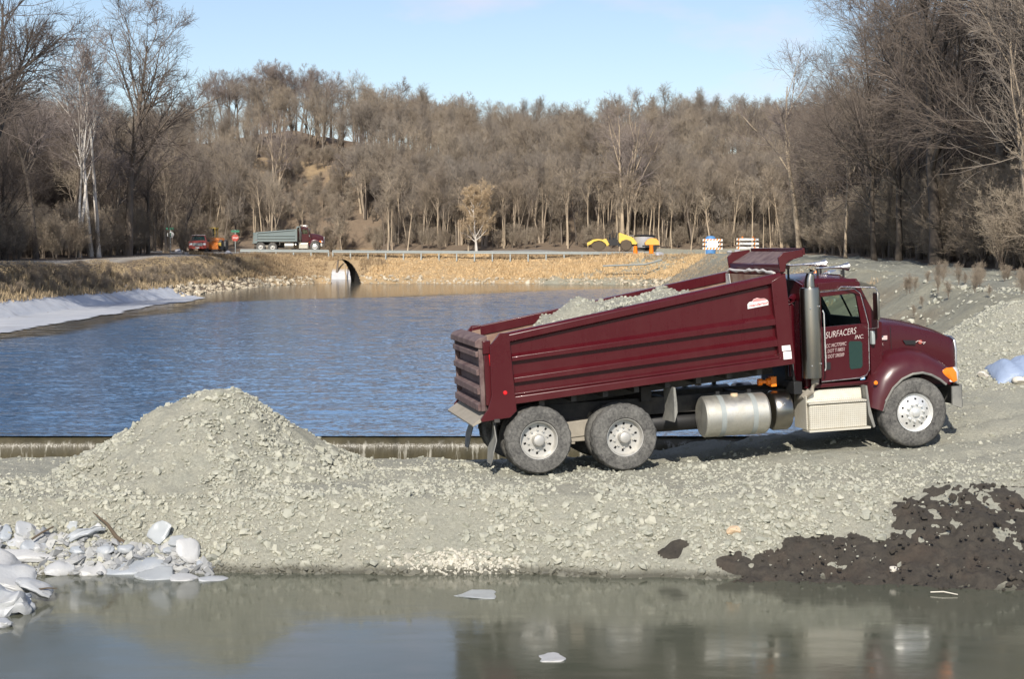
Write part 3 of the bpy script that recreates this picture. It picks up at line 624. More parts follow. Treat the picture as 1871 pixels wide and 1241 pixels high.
def make_dump_truck(loc, rot, label, box_mat='maroon_box_paint', group=None, detailed=True, scale=1):
    root = empty('dump_truck', loc, rot, scale, label, 'dump truck', group)
    BX = lambda x: 1.154 + .0754 * (x + 1.68)       # lower edge of the dump body
    TX = lambda x: 2.237 + .158 * (x + 1.75)        # top rail
    # ---- chassis
    m = MB()
    for s in (-1, 1): m.box(-1.95, 5.3, s * .43 - .04, s * .43 + .04, .76, 1.03)
    for x in (-1.9, -.68, .9, 2.2, 3.4, 5.1): m.box(x - .06, x + .06, -.39, .39, .8, 1.0)
    m.box(5.2, 5.32, -.8, .8, .62, .9)
    m.obj('frame', 'black_frame', root, .006)
    m = MB()
    for s in (-1, 1):     # long sills below the body, follow its tilt
        m.prism([(-1.6, BX(-1.6) - .20), (2.7, BX(2.7) - .20), (2.7, BX(2.7) + .02), (-1.6, BX(-1.6) + .02)], s * .40 - .06, s * .40 + .06)
    for x in (-1.3, -.8, -.3, .2, .7, 1.2, 1.7, 2.2): m.prism([(x, BX(x) - .1), (x + .08, BX(x) - .1), (x + .08, BX(x) + .02), (x, BX(x) + .02)], -1.1, 1.1)
    m.box(.45, .62, -.6, .6, .98, 1.22); m.box(-1.98, -1.6, -.5, .5, .86, 1.16)
    m.obj('body_sills', 'black_frame', root)
    for s in (-1, 1):
        m = MB(); m.prism([(-1.0, .74), (-.42, .78), (-.36, .88), (-.42, .70), (-.52, .52), (-.88, .50), (-.98, .60)], s * .56 - .13, s * .56 + .13)
        m.box(-1.4, .05, s * .62 - .05, s * .62 + .05, .44, .54); m.box(-.76, -.66, s * .62 - .04, s * .62 + .04, .4, .6); m.obj('suspension', 'dusty_steel', root, .01)
    m = MB()
    for x in (-1.35, 0): m.lathe([(.09, -.95), (.09, -.3), (.2, -.22), (.24, 0), (.2, .22), (.09, .3), (.09, .95)], (x, 0, .50), 'y', 18)
    m.lathe([(.06, -.85), (.06, .85)], (4.78, 0, .5), 'y', 12); m.tube([(-.2, 0, .6), (2.4, 0, .75), (4.0, 0, .85)], .07, 10)
    m.box(3.1, 5.0, -.36, .36, .6, 1.25); m.obj('axles', 'black_frame', root)
    m = MB()    # air tanks and dark boxes that fill the space under the frame ahead of the rear wheels
    m.lathe([(.0, -.55), (.13, -.52), (.15, -.46), (.15, .46), (.13, .52), (0, .55)], (1.15, -.3, .60), 'x', 18); m.lathe([(.0, -.4), (.12, -.38), (.13, .38), (0, .4)], (1.1, .35, .6), 'x', 16)
    m.obj('air_tank', 'black', root)
    # ---- wheels
    for s in (-1, 1):
        for k, x in enumerate((-1.35, 0)): wheel(root, x, s * 1.22, .52 + (.05 if k == 0 else -.0), .52, .27, s, True, 'alu_rear')
        wheel(root, 4.79, s * 1.2, .585, .555, .33, s, False, 'alu_front')
    # ---- mudflaps
    m = MB()
    for s in (-1, 1):
        yy = s * 1.0; ring = []
        for k, z in enumerate([.93, .8, .62, .45, .33, .24]):
            w = [.06, .14, .26, .30, .27, .20][k]; x = -1.98 - .02 * k * (k > 2); ring.append([(x - .03, yy - w, z), (x + .012, yy - w * .2, z), (x + .0, yy + w, z), (x - .015, yy + w, z), (x - .005, yy - w * .2, z), (x - .045, yy - w, z)])
        q = MB().loft(ring); q.obj('mudflap', 'flap_rubber', root)
        q = MB(); x = .82; q.loft([[(x - .02, yy - .2, z), (x + .03 - dx, yy - .2, z), (x + .03 - dx, yy + .3, z), (x - .02 - dx, yy + .3, z)] for z, dx in ((1.24, .02), (1.0, .0), (.85, .0), (.7, .05))]); q.obj('mudflap', 'flap_rubber', root)
        MB().box(-2.04, -1.96, yy - .3, yy + .3, .90, .95).obj('mudflap_bracket', 'black_frame', root)
    # ---- dump body
    m = MB(); yw = 1.16
    for s in (-1, 1):
        m.prism([(-1.9, BX(-1.9)), (2.76, BX(2.76)), (2.66, TX(2.66)), (-1.9, TX(-1.9))], s * yw, s * (yw - .05))
        a, b = s * yw, s * (yw + .09)
        # top rail with a rounded dusty shoulder
        m.loft([[(x, s * (yw - .08), T - .005), (x, a + s * .05, T), (x, b, T - .035), (x, b, T - .135), (x, a, T - .165), (x, s * (yw - .08), T - .165)] for x, T in ((-1.76, TX(-1.76)), (2.60, TX(2.60)))])
        # lower rail
        m.loft([[(x, a, B + .17), (x, b, B + .11), (x, b, B), (x, a - s * .1, B)] for x, B in ((-1.70, BX(-1.70)), (2.77, BX(2.77)))])
        # front post
        m.prism([(2.52, BX(2.52) + .1), (2.775, BX(2.77) + .01), (2.665, TX(2.66) - .02), (2.43, TX(2.43) - .10)], a, b + s * .004)
        # rounded fairing toward the wings at the rear
    m.prism([(-1.9, BX(-1.9)), (2.7, BX(2.7)), (2.7, BX(2.7) + .06), (-2.1, BX(-2.1) + .06)], -yw, yw)
    m.prism([(2.70, BX(2.7)), (2.775, BX(2.775)), (2.66, TX(2.66) + .02), (2.60, TX(2.60) + .02)], -yw, yw)
    body = m.obj('dump_body', box_mat, root, .008, label=None)
    def rib(s, l0, l1, l2, r0, r1, r2, xl, xr):
        q = MB(); a, b = s * (yw - .005), s * (yw + .085)
        q.loft([[(x, a, z0), (x, b, z1), (x, b, z2), (x, a, z2 - .012)] for x, z0, z1, z2 in ((xl, l0, l1, l2), (xr, r0, r1, r2))])
        q.obj('rib', box_mat, body, .004)
    for s in (-1, 1):
        rib(s, 1.915, 1.865, 1.80, 2.285, 2.215, 2.12, -1.72, 2.52)
        rib(s, 1.60, 1.545, 1.475, 1.945, 1.885, 1.785, -1.70, 2.54)
        rib(s, 1.335, 1.315, 1.29, 1.66, 1.625, 1.60, -1.70, 2.56)
    # rear corner wings
    wingp = [(-1.75, 2.24), (-1.894, 2.233), (-2.05, 2.05), (-2.055, 1.30), (-2.12, 1.10), (-2.24, .955), (-2.225, .915), (-1.79, .955), (-1.685, 1.05)]
    for s in (-1, 1):
        MB().prism(wingp, s * (yw + .03), s * (yw + .095)).obj('corner_wing', box_mat, body, .006)
        MB().box(-2.13, -2.04, s * 1.06, s * 1.17, 1.15, 1.93).obj('corner_post', box_mat, body, .006)
        q = MB().box(-2.15, -2.03, s * 1.04, s * 1.2, 1.93, 2.13); q.obj('tailgate_hinge', box_mat, body, .01)
        q = MB().lathe([(0, s * .014), (.028, s * .012), (.034, 0), (.034, -s * .01)], (-1.85, s * 1.257, 1.335), 'y', 16); q.obj('marker_lamp', 'red_lamp', body)
        q = MB().prism([(-2.06, 1.93), (-2.035, 1.93), (-2.035, 1.74), (-2.05, 1.74)], s * 1.172, s * 1.18); q.obj('tail_lamp', 'red_lamp', body)
    # tailgate
    m = MB(); m.box(-2.13, -2.09, -1.08, 1.08, 1.06, 2.15)
    for z0, z1 in ((1.90, 1.97), (1.62, 1.70), (1.33, 1.42), (1.08, 1.17)):
        m.prism([(-2.13, z1 + .03), (-2.24, z1 - .01), (-2.24, z0 - .02), (-2.13, z0 - .02)], -1.06, 1.06)
    m.prism([(-2.07, 2.20), (-2.20, 2.165), (-2.255, 2.12), (-2.255, 2.035), (-2.13, 2.0), (-2.07, 2.0)], -1.14, 1.14)
    for s in (-1, 1): m.box(-2.2, -2.13, s * 1.08 - .035, s * 1.08 + .035, 1.06, 2.05)
    m.obj('tailgate', 'tailgate_steel' if 'maroon' in box_mat else box_mat, body, .008)
    m = MB().prism([(-2.08, 1.06), (-2.36, .87), (-2.35, .84), (-2.06, .98)], -1.17, 1.17); m.obj('spill_apron', 'dusty_steel', body, .004)
    # cab shield
    m = MB()
    m.prism([(2.62, TX(2.62) - .02), (2.68, TX(2.66) - .02), (2.66, 3.06), (2.60, 3.05)], -yw, yw)
    MB().loft([[(2.62, y, 3.045), (2.64, y, 3.01), (2.99, y, 3.195), (2.98, y, 3.235)] for y in (-yw + .01, yw - .01)]).obj('shield_plate', 'tailgate_steel', body)
    for s in (-1, 1): m.prism([(2.60, 2.93), (2.685, 2.93), (2.70, 3.05), (2.76, 3.105), (2.99, 3.16), (2.975, 3.265), (2.66, 3.235), (2.575, 3.16)], s * yw, s * (yw + .04))
    m.loft([[(3.0, y, 3.18), (3.04, y, 3.18), (3.03, y, 3.29), (2.99, y, 3.29)] for y in (-yw, yw)])
    for k in range(3): y = -.7 + k * .7; m.box(2.66, 2.95, y - .02, y + .02, 2.96, 3.02)
    m.obj('cab_shield', box_mat, body, .006)
    if detailed:
        rg = np.random.default_rng(8); pts = [(2.56 + rg.normal(0, .012), y, TX(2.53) + .02 + rg.normal(0, .015)) for y in np.linspace(-1.1, 1.12, 16)]
        MB().tube(pts, [.024 + .006 * math.sin(k * 1.7) for k in range(16)], 8).obj('rolled_tarp', 'tarp_and_sunlit_patch', body)
        MB().box(2.50, 2.60, -1.08, 1.08, TX(2.5) - .30, TX(2.5) - .03).obj('tarp_housing', 'rusty_inner', body); MB().loft([[(2.47, .72, TX(2.5) - .28), (2.49, 1.02, TX(2.5) - .28), (2.49, 1.02, TX(2.5) - .02), (2.45, .74, TX(2.5) - .02)], [(2.46, .72, TX(2.5) - .28), (2.48, 1.02, TX(2.5) - .28), (2.48, 1.02, TX(2.5) - .02), (2.44, .74, TX(2.5) - .02)]]).obj('sunlit_headboard_patch', 'tarp_and_sunlit_patch', body)  # the small pale plate stands in for sunlight on the inner headboard
        # inner faces: worn rusty steel
        m = MB()
        for s in (-1, 1): m.prism([(-1.9, BX(-1.9) + .07), (2.58, BX(2.58) + .07), (2.58, TX(2.58) - .06), (-1.9, TX(-1.9) - .06)], s * (yw - .053), s * (yw - .057))
        m.obj('inner_lining', 'rusty_inner', body)
        # stickers
        m = MB().prism([(2.06, 2.385), (2.40, 2.43), (2.405, 2.475), (2.385, 2.51), (2.34, 2.535), (2.27, 2.535), (2.22, 2.55), (2.16, 2.53), (2.14, 2.50), (2.09, 2.49), (2.06, 2.46)], -yw - .001, -yw - .004)
        m.obj('maker_sign', 'white_sticker', body)
        m = MB().prism([(2.14, 2.487), (2.375, 2.51), (2.34, 2.532), (2.27, 2.532), (2.22, 2.545), (2.16, 2.525)], -yw - .005, -yw - .007); m.obj('sign_emblem', 'pink_sticker', body)
        text('Henderson', 2.085, -yw - .006, 2.408, .07, 'red_lamp', body, shear=.25, slope=R(7.5), bold=.0005)
        for q_ in ([(2.565, 1.70), (2.71, 1.71), (2.70, 1.79), (2.56, 1.785)], [(2.585, 1.57), (2.72, 1.575), (2.715, 1.695), (2.58, 1.69)]):
            dc = MB().prism(q_, -yw - .096, -yw - .099).obj('decal', 'white_sticker', body)
        m = MB().lathe([(0, -.09), (.055, -.085), (.055, -.02), (.03, -.01), (.03, .05), (.06, .06), (.06, .12)], (2.42, -.75, 1.19), 'x', 14).box(2.53, 2.62, -.83, -.68, 1.11, 1.27); m.obj('hoist_valve', 'orange_lamp', root, .004)
    # ---- cab
    C = 1.0; P = 'maroon_paint'
    def side(s):
        m = MB(); a, b = s * C, s * (C - .05)
        m.prism([(3.04, 1.06), (3.28, 1.06), (3.28, 2.62), (3.30, 2.72), (3.06, 2.72)], a, b)      # rear corner
        m.prism([(3.282, 1.06), (4.10, 1.09), (4.10, 1.13), (3.282, 1.12)], a, b)                    # sill
        m.prism([(3.30, 2.60), (3.92, 2.62), (4.03, 2.50), (4.06, 2.50), (3.97, 2.72), (3.30, 2.72)], a, b)
        m.prism([(4.034, 2.50), (4.145, 2.05), (4.15, 1.09), (4.34, 1.09), (4.36, 2.04), (4.30, 2.07), (4.07, 2.50)], a, b)
        m.loft([[(3.06, a, 2.72), (3.06, b, 2.72), (4.02, b, 2.66), (4.02, a, 2.66)], [(3.12, s * .93, 2.80), (3.12, s * .88, 2.79), (3.98, s * .88, 2.74), (3.98, s * .93, 2.76)]])
        return m
    cm = MB()
    for s in (-1, 1): q = side(s); cm.add(q.v, q.f)
    # roof: gently crowned
    rg_ = []
    for x, dz in ((3.07, -.10), (3.12, -.03), (3.3, .02), (3.6, .035), (3.85, .01), (3.97, -.05), (4.03, -.14)):
        row = []
        for k in range(13):
            u = -1 + 2 * k / 12; zz = 2.82 + dz - .10 * abs(u) ** 4 - .02 * u * u; row.append((x, u * (C - .01), zz))
        rg_.append(row + [(x, p[1], p[2] - .04) for p in reversed(row)])
    cm.loft(rg_)
    cm.prism([(-.99, 1.06), (.99, 1.06), (.99, 2.70), (.6, 2.78), (-.6, 2.78), (-.99, 2.70)], 3.04, 3.08, 'x')       # back wall
    cm.prism([(-.99, 1.06), (.99, 1.06), (.99, 2.05), (-.99, 2.05)], 4.30, 4.35, 'x')                                   # fire wall
    cm.box(3.06, 4.33, -.98, .98, 1.06, 1.12)
    cm.loft([[(4.00, s * .03 - .02, 2.70), (4.00, s * .03 + .02, 2.70), (4.31, s * .03 + .02, 2.06), (4.31, s * .03 - .02, 2.06)] for s in (-1, 1)])
    cab = cm.obj('cab', P, root, .006)
    for s in (-1, 1): MB().loft([[(x, s * .80, z), (x, s * .97, z), (x - .07, s * .97, z - .02), (x - .07, s * .80, z - .02)] for x, z in ((4.0, 2.68), (4.29, 2.07))]).obj('pillar_trim', 'black', cab)
    MB().box(3.10, 3.95, -.95, .95, 2.66, 2.70).obj('headliner', 'black', cab)
    MB().add([(4.01, -.93, 2.68), (4.01, .93, 2.68), (4.325, .95, 2.06), (4.325, -.95, 2.06)], [(0, 1, 2, 3)]).obj('windshield', 'glass', cab)
    # doors with their window openings
    for s in (-1, 1):
        a, b = s * (C + .012), s * (C - .04); m = MB()
        m.prism([(3.29, 1.14), (3.95, 1.165), (4.08, 1.20), (4.13, 1.30), (4.135, 2.045), (3.29, 2.02)], a, b)
        m.prism([(3.29, 2.02), (3.335, 2.02), (3.335, 2.50), (3.29, 2.59)], a, b)
        m.prism([(3.29, 2.59), (3.335, 2.50), (3.88, 2.53), (3.93, 2.50), (4.02, 2.50), (3.90, 2.61)], a, b)
        m.prism([(3.93, 2.50), (4.005, 2.045), (4.135, 2.045), (4.02, 2.50)], a, b)
        door = m.obj('door', P, cab, .005)
    for s in (-1, 1):
        y = s * (C - .01)
        MB().add([(3.335, y, 2.02), (4.005, y, 2.045), (3.93, y, 2.50), (3.88, y, 2.53), (3.335, y, 2.50)], [(0, 1, 2, 3, 4)]).obj('side_window', 'glass', cab)
    if detailed:
        y = -(C + .014)
        MB().prism([(3.78, 1.36), (3.80, 1.325), (3.97, 1.335), (4.0, 1.37), (4.005, 1.73), (3.98, 1.765), (3.80, 1.775), (3.775, 1.74)], y, y - .004).obj('kick_window', 'dglass', cab)
        m = MB()   # bright door trim line
        m.tube([(3.30, y, 1.155), (3.95, y, 1.18), (4.06, y, 1.215), (4.115, y, 1.30), (4.12, y, 2.03), (4.08, y, 2.2), (4.0, y, 2.52), (3.9, y, 2.60), (3.3, y, 2.575)], .007, 6); m.obj('door_trim', 'chrome', cab)
        MB().box(3.36, 3.46, y - .006, y, 1.34, 1.46).obj('door_handle', 'black', cab, .004)
        text('SURFACERS', 3.385, y - .001, 1.838, .145, 'letter_white', cab, shear=.35, slope=R(5.5), bold=-.002, sx=.70)
        text('INC.', 3.875, y - .001, 1.80, .09, 'letter_white', cab, shear=.4, slope=R(3), bold=-.001, sx=.9)
        for b_, z, x in (('CC MC770MC', 1.69, 3.385), ('L DOT T-98051', 1.605, 3.375), ('S DOT 590389', 1.52, 3.38)):
            text(b_, x, y - .001, z, .079, 'letter_dim', cab, shear=.3, slope=R(4), bold=.0015, sx=.72 if 'MC' in b_ else .64)
        MB().prism([(3.96, 1.145), (4.04, 1.15), (4.04, 1.245), (3.96, 1.24)], y + .010, y + .016).obj('permit_sticker', 'blue_sticker', cab)
        MB().prism([(3.975, 1.16), (4.025, 1.163), (4.025, 1.20), (3.975, 1.197)], y + .009, y + .005).obj('permit_sticker', 'white_sticker', cab)
    # interior
    m = MB(); 
    for yy in (-.5, .5):
        m.box(3.3, 3.85, yy - .25, yy + .25, 1.3, 1.66); m.loft([[(3.2, yy - .24, 1.6), (3.36, yy - .24, 1.6), (3.36, yy + .24, 1.6), (3.2, yy + .24, 1.6)], [(3.16, yy - .22, 2.2), (3.28, yy - .22, 2.2), (3.28, yy + .22, 2.2), (3.16, yy + .22, 2.2)], [(3.15, yy - .12, 2.42), (3.23, yy - .12, 2.42), (3.23, yy + .12, 2.42), (3.15, yy + .12, 2.42)]])
    m.obj('seats', 'seat', cab, .03)
    m = MB().prism([(4.02, 1.5), (4.3, 1.5), (4.3, 2.10), (4.12, 2.12), (3.98, 1.98)], -.94, .94); m.obj('dashboard', 'seat', cab, .02)
    m = MB(); m.tube([(3.98 + .12 * math.sin(a) * .35, .5 + .23 * math.cos(a), 1.99 + .22 * math.sin(a)) for a in np.linspace(0, 2 * math.pi, 25)], .014, 6); m.tube([(3.98, .5, 1.99), (4.15, .5, 1.85)], .02, 6); m.tube([(3.98, .28, 1.99), (3.98, .72, 1.99)], .012, 6); m.obj('steering_wheel', 'black', cab)
    # ---- hood with grille and fenders
    hs = []
    for x, w, zt, zb, cr in ((4.36, .80, 2.055, 1.02, .16), (4.60, .77, 2.052, 1.02, .15), (4.80, .745, 2.035, 1.02, .15), (5.05, .72, 1.985, 1.0, .15), (5.34, .69, 1.905, .97, .14), (5.55, .665, 1.83, .95, .13), (5.69, .65, 1.765, .93, .11), (5.77, .63, 1.70, .92, .09), (5.80, .60, 1.62, .92, .06)):
        pr = [(w, zb), (w, 1.30), (w * .995, zt - .36), (w * .985, zt - cr - .05), (w - .03, zt - cr * .55), (w - .10, zt - .045), (w - .25, zt - .01), (w * .35, zt + .012), (0, zt + .018)]
        hs.append([(x, -a, b) for a, b in pr] + [(x, a, b) for a, b in reversed(pr[:-1])])
    hood = MB().loft(hs).obj('hood', P, root, 0, angle=50)
    m = MB()
    gr = [(.60, .88), (.62, 1.5), (.58, 1.66), (.45, 1.715), (0, 1.73)]
    gg = gr + [(-a, b) for a, b in reversed(gr[:-1])]
    m.prism(gg, 5.795, 5.835, 'x'); m.obj('grille_surround', 'chrome', hood, .012)
    m = MB().prism([(a * .86, .92 + (b - .88) * .9) for a, b in gg], 5.836, 5.85, 'x'); m.obj('grille', 'black', hood)
    if detailed:
        y = -.79
        MB().prism([(4.83, 1.715), (5.03, 1.70), (5.045, 1.69), (5.04, 1.635), (4.87, 1.645), (4.83, 1.70)], -.76, -.735).obj('hood_vent', 'black', hood)
        MB().lathe([(0, -.006), (.03, -.005), (.036, 0)], (5.14, -.727, 1.665), 'y', 20).obj('emblem', 'red_paint', hood)
        m = MB(); m.tube([(5.04, -.735, 1.66), (5.10, -.735, 1.69), (5.17, -.73, 1.655), (5.23, -.725, 1.66), (5.19, -.73, 1.63)], .006, 5); m.obj('emblem_wings', 'letter_white', hood)
        MB().prism([(4.44, 1.745), (4.53, 1.745), (4.53, 1.81), (4.44, 1.81)], -.808, -.800).obj('flag_sticker', 'white_sticker', hood)
        m = MB()
        for k in range(4): m.box(4.47 if k > 1 else 4.44, 4.53, -.8105, -.8085, 1.751 + k * .016, 1.758 + k * .016)
        m.obj('flag_stripes', 'pink_sticker', hood)
        MB().box(4.44, 4.465, -.8115, -.809, 1.785, 1.81).obj('flag_canton', 'jacket', hood)
        text('E.M.', 4.36, -.812, 1.655, .06, 'letter_dim', hood, shear=.2)
        m = MB(); m.tube([(4.60, -.787, 1.95), (4.605, -.79, 1.3)], .004, 4); m.obj('hood_seam', 'black', hood)
        MB().prism([(4.30, 1.40), (4.45, 1.40), (4.47, 1.52), (4.30, 1.52)], -.83, -.80).obj('side_vent', 'black', hood)
    for s in (-1, 1):
        # fender: arc around the wheel with a rolled lip
        inn = [(4.245, .64), (4.29, .80), (4.42, 1.00), (4.58, 1.135), (4.76, 1.205), (4.93, 1.215), (5.08, 1.17), (5.22, 1.09), (5.33, 1.00)]
        out = [(3.985, .74), (4.03, 1.00), (4.13, 1.27), (4.30, 1.46), (4.55, 1.575), (4.82, 1.60), (5.08, 1.545), (5.33, 1.42), (5.56, 1.24)]
        rings = []
        for (ix, iz), (ox, oz) in zip(inn, out):
            f = lambda t: (ix + (ox - ix) * t, iz + (oz - iz) * t)
            pr = [(f(0), 1.185), (f(.03), 1.21), (f(.22), 1.205), (f(.45), 1.18), (f(.70), 1.10), (f(.92), .95), (f(1.0), .80), (f(1.02), .62), (f(.9), .62), (f(.6), .95), (f(.06), 1.14), (f(-.02), 1.15)]
            rings.append([(p[0], s * y, p[1]) for p, y in pr])
        fe = MB().loft(rings).obj('fender', 'fender_paint', hood, 0, angle=60)
        MB().tube([(a, s * 1.205, b) for a, b in inn], .02, 6).obj('fender_edge', 'flap_rubber', fe)
        if detailed:
            pass
        MB().lathe([(0, s * .015), (.028, s * .012), (.035, 0)], (4.14, s * 1.185, 1.10), 'y', 14).obj('marker_lamp', 'orange_lamp', fe)
        # headlamp
        hl = [[(5.24, s * 1.17, 1.20), (5.30, s * 1.185, 1.14), (5.42, s * 1.17, 1.035), (5.46, s * 1.12, 1.03)], [(5.36, s * 1.19, 1.265), (5.40, s * 1.21, 1.15), (5.47, s * 1.19, 1.03), (5.52, s * 1.12, 1.03)],
              [(5.48, s * 1.15, 1.265), (5.53, s * 1.17, 1.18), (5.55, s * 1.15, 1.05), (5.56, s * 1.08, 1.04)], [(5.62, s * 1.0, 1.25), (5.66, s * 1.0, 1.17), (5.66, s * .98, 1.07), (5.65, s * .93, 1.06)], [(5.68, s * .8, 1.22), (5.71, s * .8, 1.15), (5.71, s * .78, 1.08), (5.70, s * .75, 1.08)]]
        hm = MB().loft(hl).obj('headlamp', 'lens', fe)
        MB().loft([[(p[0] - .004 if i else p[0] + .03, p[1] + s * .012, p[2]) for p in [r[0], r[1], r[2]]] + [(r[2][0], r[2][1] - s * .02, r[2][2]), (r[0][0], r[0][1] - s * .02, r[0][2])] for i, r in enumerate(hl[:3])]).obj('turn_signal', 'orange_lamp', hm)
    MB().loft([[(x, s * 1.0, .62), (x, s * 1.0, 1.15), (x - .3, s * .6, 1.3), (x - .3, s * .6, .62)] for x, s in ((5.0, -1), (5.0, -.99))]).obj('splash_panel', 'black', hood)
    MB().box(4.3, 5.6, -.6, .6, .9, 1.3).obj('engine', 'black', root)
    # bumper wraps round the corner
    bp = [(5.44, 1.19), (5.60, 1.19), (5.70, 1.02), (5.78, .7), (5.83, 0), (5.78, -.7), (5.70, -1.02), (5.60, -1.19), (5.44, -1.19), (5.44, -1.15), (5.58, -1.15), (5.66, -1.0), (5.73, -.7), (5.78, 0), (5.73, .7), (5.66, 1.0), (5.58, 1.15), (5.44, 1.15)]
    m = MB().add([(x, y, .60 if x > 5.5 else .66) for x, y in bp] + [(x, y, .96) for x, y in bp], [(i, (i + 1) % 18, (i + 1) % 18 + 18, i + 18) for i in range(18)] + [(8, 9, 10, 7), (7, 10, 11, 6), (6, 11, 12, 5), (5, 12, 13, 4), (4, 13, 14, 3), (3, 14, 15, 2), (2, 15, 16, 1), (1, 16, 17, 0)] + [(26, 27, 28, 25), (25, 28, 29, 24), (24, 29, 30, 23), (23, 30, 31, 22), (22, 31, 32, 21), (21, 32, 33, 20), (20, 33, 34, 19), (19, 34, 35, 18)])
    m.obj('bumper', 'alu' if not detailed else 'flap_rubber', root)
    # ---- fuel tank, battery drum, step box
    def drum(name, x0, x1, yc, zc, r, mat):
        return MB().lathe([(0, x0 - .03), (r * .6, x0 - .028), (r * .93, x0 - .012), (r, x0 + .02), (r, x1 - .02), (r * .93, x1 + .012), (r * .6, x1 + .028), (0, x1 + .03)], (0, yc, zc), 'x', 40).obj(name, mat, root)
    for s in (-1, 1):
        tk = drum('fuel_tank', 1.36, 2.38, s * .84, .71, .325, 'alu')
        for x in (1.62, 2.14):
            MB().lathe([(.328, x - .04), (.331, x - .04), (.331, x + .04), (.328, x + .04)], (0, s * .84, .71), 'x', 40).obj('strap', 'galv', tk)
            MB().box(x - .03, x + .03, s * .84 - .03, s * .84 + .03, 1.03, 1.10).obj('strap_bolt', 'black', tk)
        MB().lathe([(.0, .38), (.055, .375), (.06, .345), (.06, .30)], (1.88, s * .90, .68), 'z', 18).obj('filler_cap', 'tan_stone', tk)
        b2 = drum('battery_drum', 2.50, 2.76, s * .84, .735, .315, 'stack_steel'); MB().lathe([(0, -.02), (.02, -.018), (.022, 0)], (2.62, s * 1.125, .86), 'y', 12).obj('latch', 'chrome', b2)
        m = MB(); z0 = .42
        m.prism([(s * 1.16, z0), (s * 1.17, .80), (s * 1.10, .835), (s * 1.0, .845), (s * .97, 1.02), (s * .60, 1.03), (s * .60, z0)], 3.02, 3.98, 'x')
        st = m.obj('step_box', 'step_alu', root, .01)
        MB().box(2.99, 3.01, s * .6, s * 1.1, .42, .95).obj('side_plate', 'step_alu', st); MB().box(3.0, 4.03, s * .9, s * 1.19, .385, .415).obj('step', 'step_alu', st); MB().box(3.0, 3.97, s * 1.02, s * 1.2, .825, .85).obj('step', 'step_alu', st)
        MB().loft([[(3.99, s * y, 1.06), (4.02, s * y, 1.06), (4.06, s * y, .72), (4.14, s * y, .40), (4.11, s * y, .38), (4.03, s * y, .60)] for y in (.75, 1.12)]).obj('splash_guard', 'flap_rubber', root)
    # ---- exhaust stack
    for s in (-1,):
        ex = MB().lathe([(.10, 1.24), (.155, 1.24), (.158, 1.27), (.158, 2.62), (.15, 2.66), (.10, 2.67)], (3.115, s * 1.10, 0), 'z', 36).obj('exhaust_stack', 'stack_steel', root)
        MB().tube([(3.115, s * 1.10, 2.66), (3.115, s * 1.10, 2.74), (3.12, s * 1.10, 2.80), (3.14, s * 1.10, 2.87), (3.17, s * 1.10, 2.93)], [.085, .08, .072, .066, .058], 18).obj('exhaust_tip', 'stack_steel', ex)
        MB().tube([(3.17, s * 1.08, 1.26), (3.16, s * 1.08, 1.15), (3.10, s * 1.06, 1.03), (3.02, s * 1.0, .95), (3.0, s * .8, .90)], .062, 14).obj('exhaust_elbow', 'dusty_steel', ex)
        MB().tube([(3.275, s * 1.21, 2.30), (3.29, s * 1.22, 2.25), (3.295, s * 1.22, 1.40), (3.28, s * 1.22, 1.35)], .012, 8).obj('grab_rail', 'chrome', ex)
        for z in (1.45, 2.35):
            for dx in (-.06, .09): MB().lathe([(0, -.012), (.012, -.01), (.014, 0)], (3.115 + dx, s * 1.245, z + dx * .2), 'y', 8).obj('bolt', 'chrome', ex)
    m = MB().tube([(2.93, -.72, 1.25), (2.93, -.72, 2.38), (2.95, -.72, 2.46), (3.0, -.68, 2.50), (3.06, -.6, 2.50)], .06, 12); m.obj('intake_pipe', P, root)
    m = MB().box(2.88, 3.0, -.55, .55, 1.05, 1.6); m.tube([(2.9, -.9, 1.1), (2.86, -.92, 1.35), (2.9, -.85, 1.6), (2.92, -.6, 1.9)], .025, 8); m.tube([(2.95, -.55, 1.2), (2.88, -.4, 1.5), (2.95, -.1, 1.9)], .02, 8); m.box(2.84, 2.98, -1.0, -.62, .98, 1.18); m.obj('headache_rack', 'black', root, .01)
    # ---- roof furniture
    for k, (y, x0, x1, z) in enumerate(((-.12, 3.12, 3.80, 3.0), (-.62, 3.42, 3.98, 2.945))):
        hn = MB().lathe([(.016, x0 - (x1 - x0) * 0), (.017, x0 + .25), (.026, x0 + .4), (.045, x1 - .08), (.072, x1), (.066, x1 - .012), (.02, x1 - .12)], (0, y, z), 'x', 18).obj('air_horn', 'chrome', cab)
        [MB().box(q, q + .03, y - .012, y + .012, 2.78, z).obj('horn_bracket', 'black', hn) for q in (x0 + .02, x1 - .1)]
    for y in (-.45, 0, .45): MB().lathe([(0, .075), (.035, .065), (.05, .03), (.055, 0)], (3.86, y, 2.80), 'z', 14).obj('roof_lamp', 'orange_lamp', cab)
    MB().loft([[(3.66, y, 2.845), (3.80, y, 2.90), (3.96, y, 2.875), (3.9, y, 2.815)] for y in (-.58, -.32)]).obj('roof_beacon', 'chrome', cab)
    m = MB().loft([[(3.95, y, 2.735), (4.30, y * 1.02, 2.62), (4.30, y * 1.02, 2.605), (3.97, y, 2.70)] for y in (-.96, -.5, 0, .5, .96)]); m.obj('sun_visor', 'stack_steel', cab)
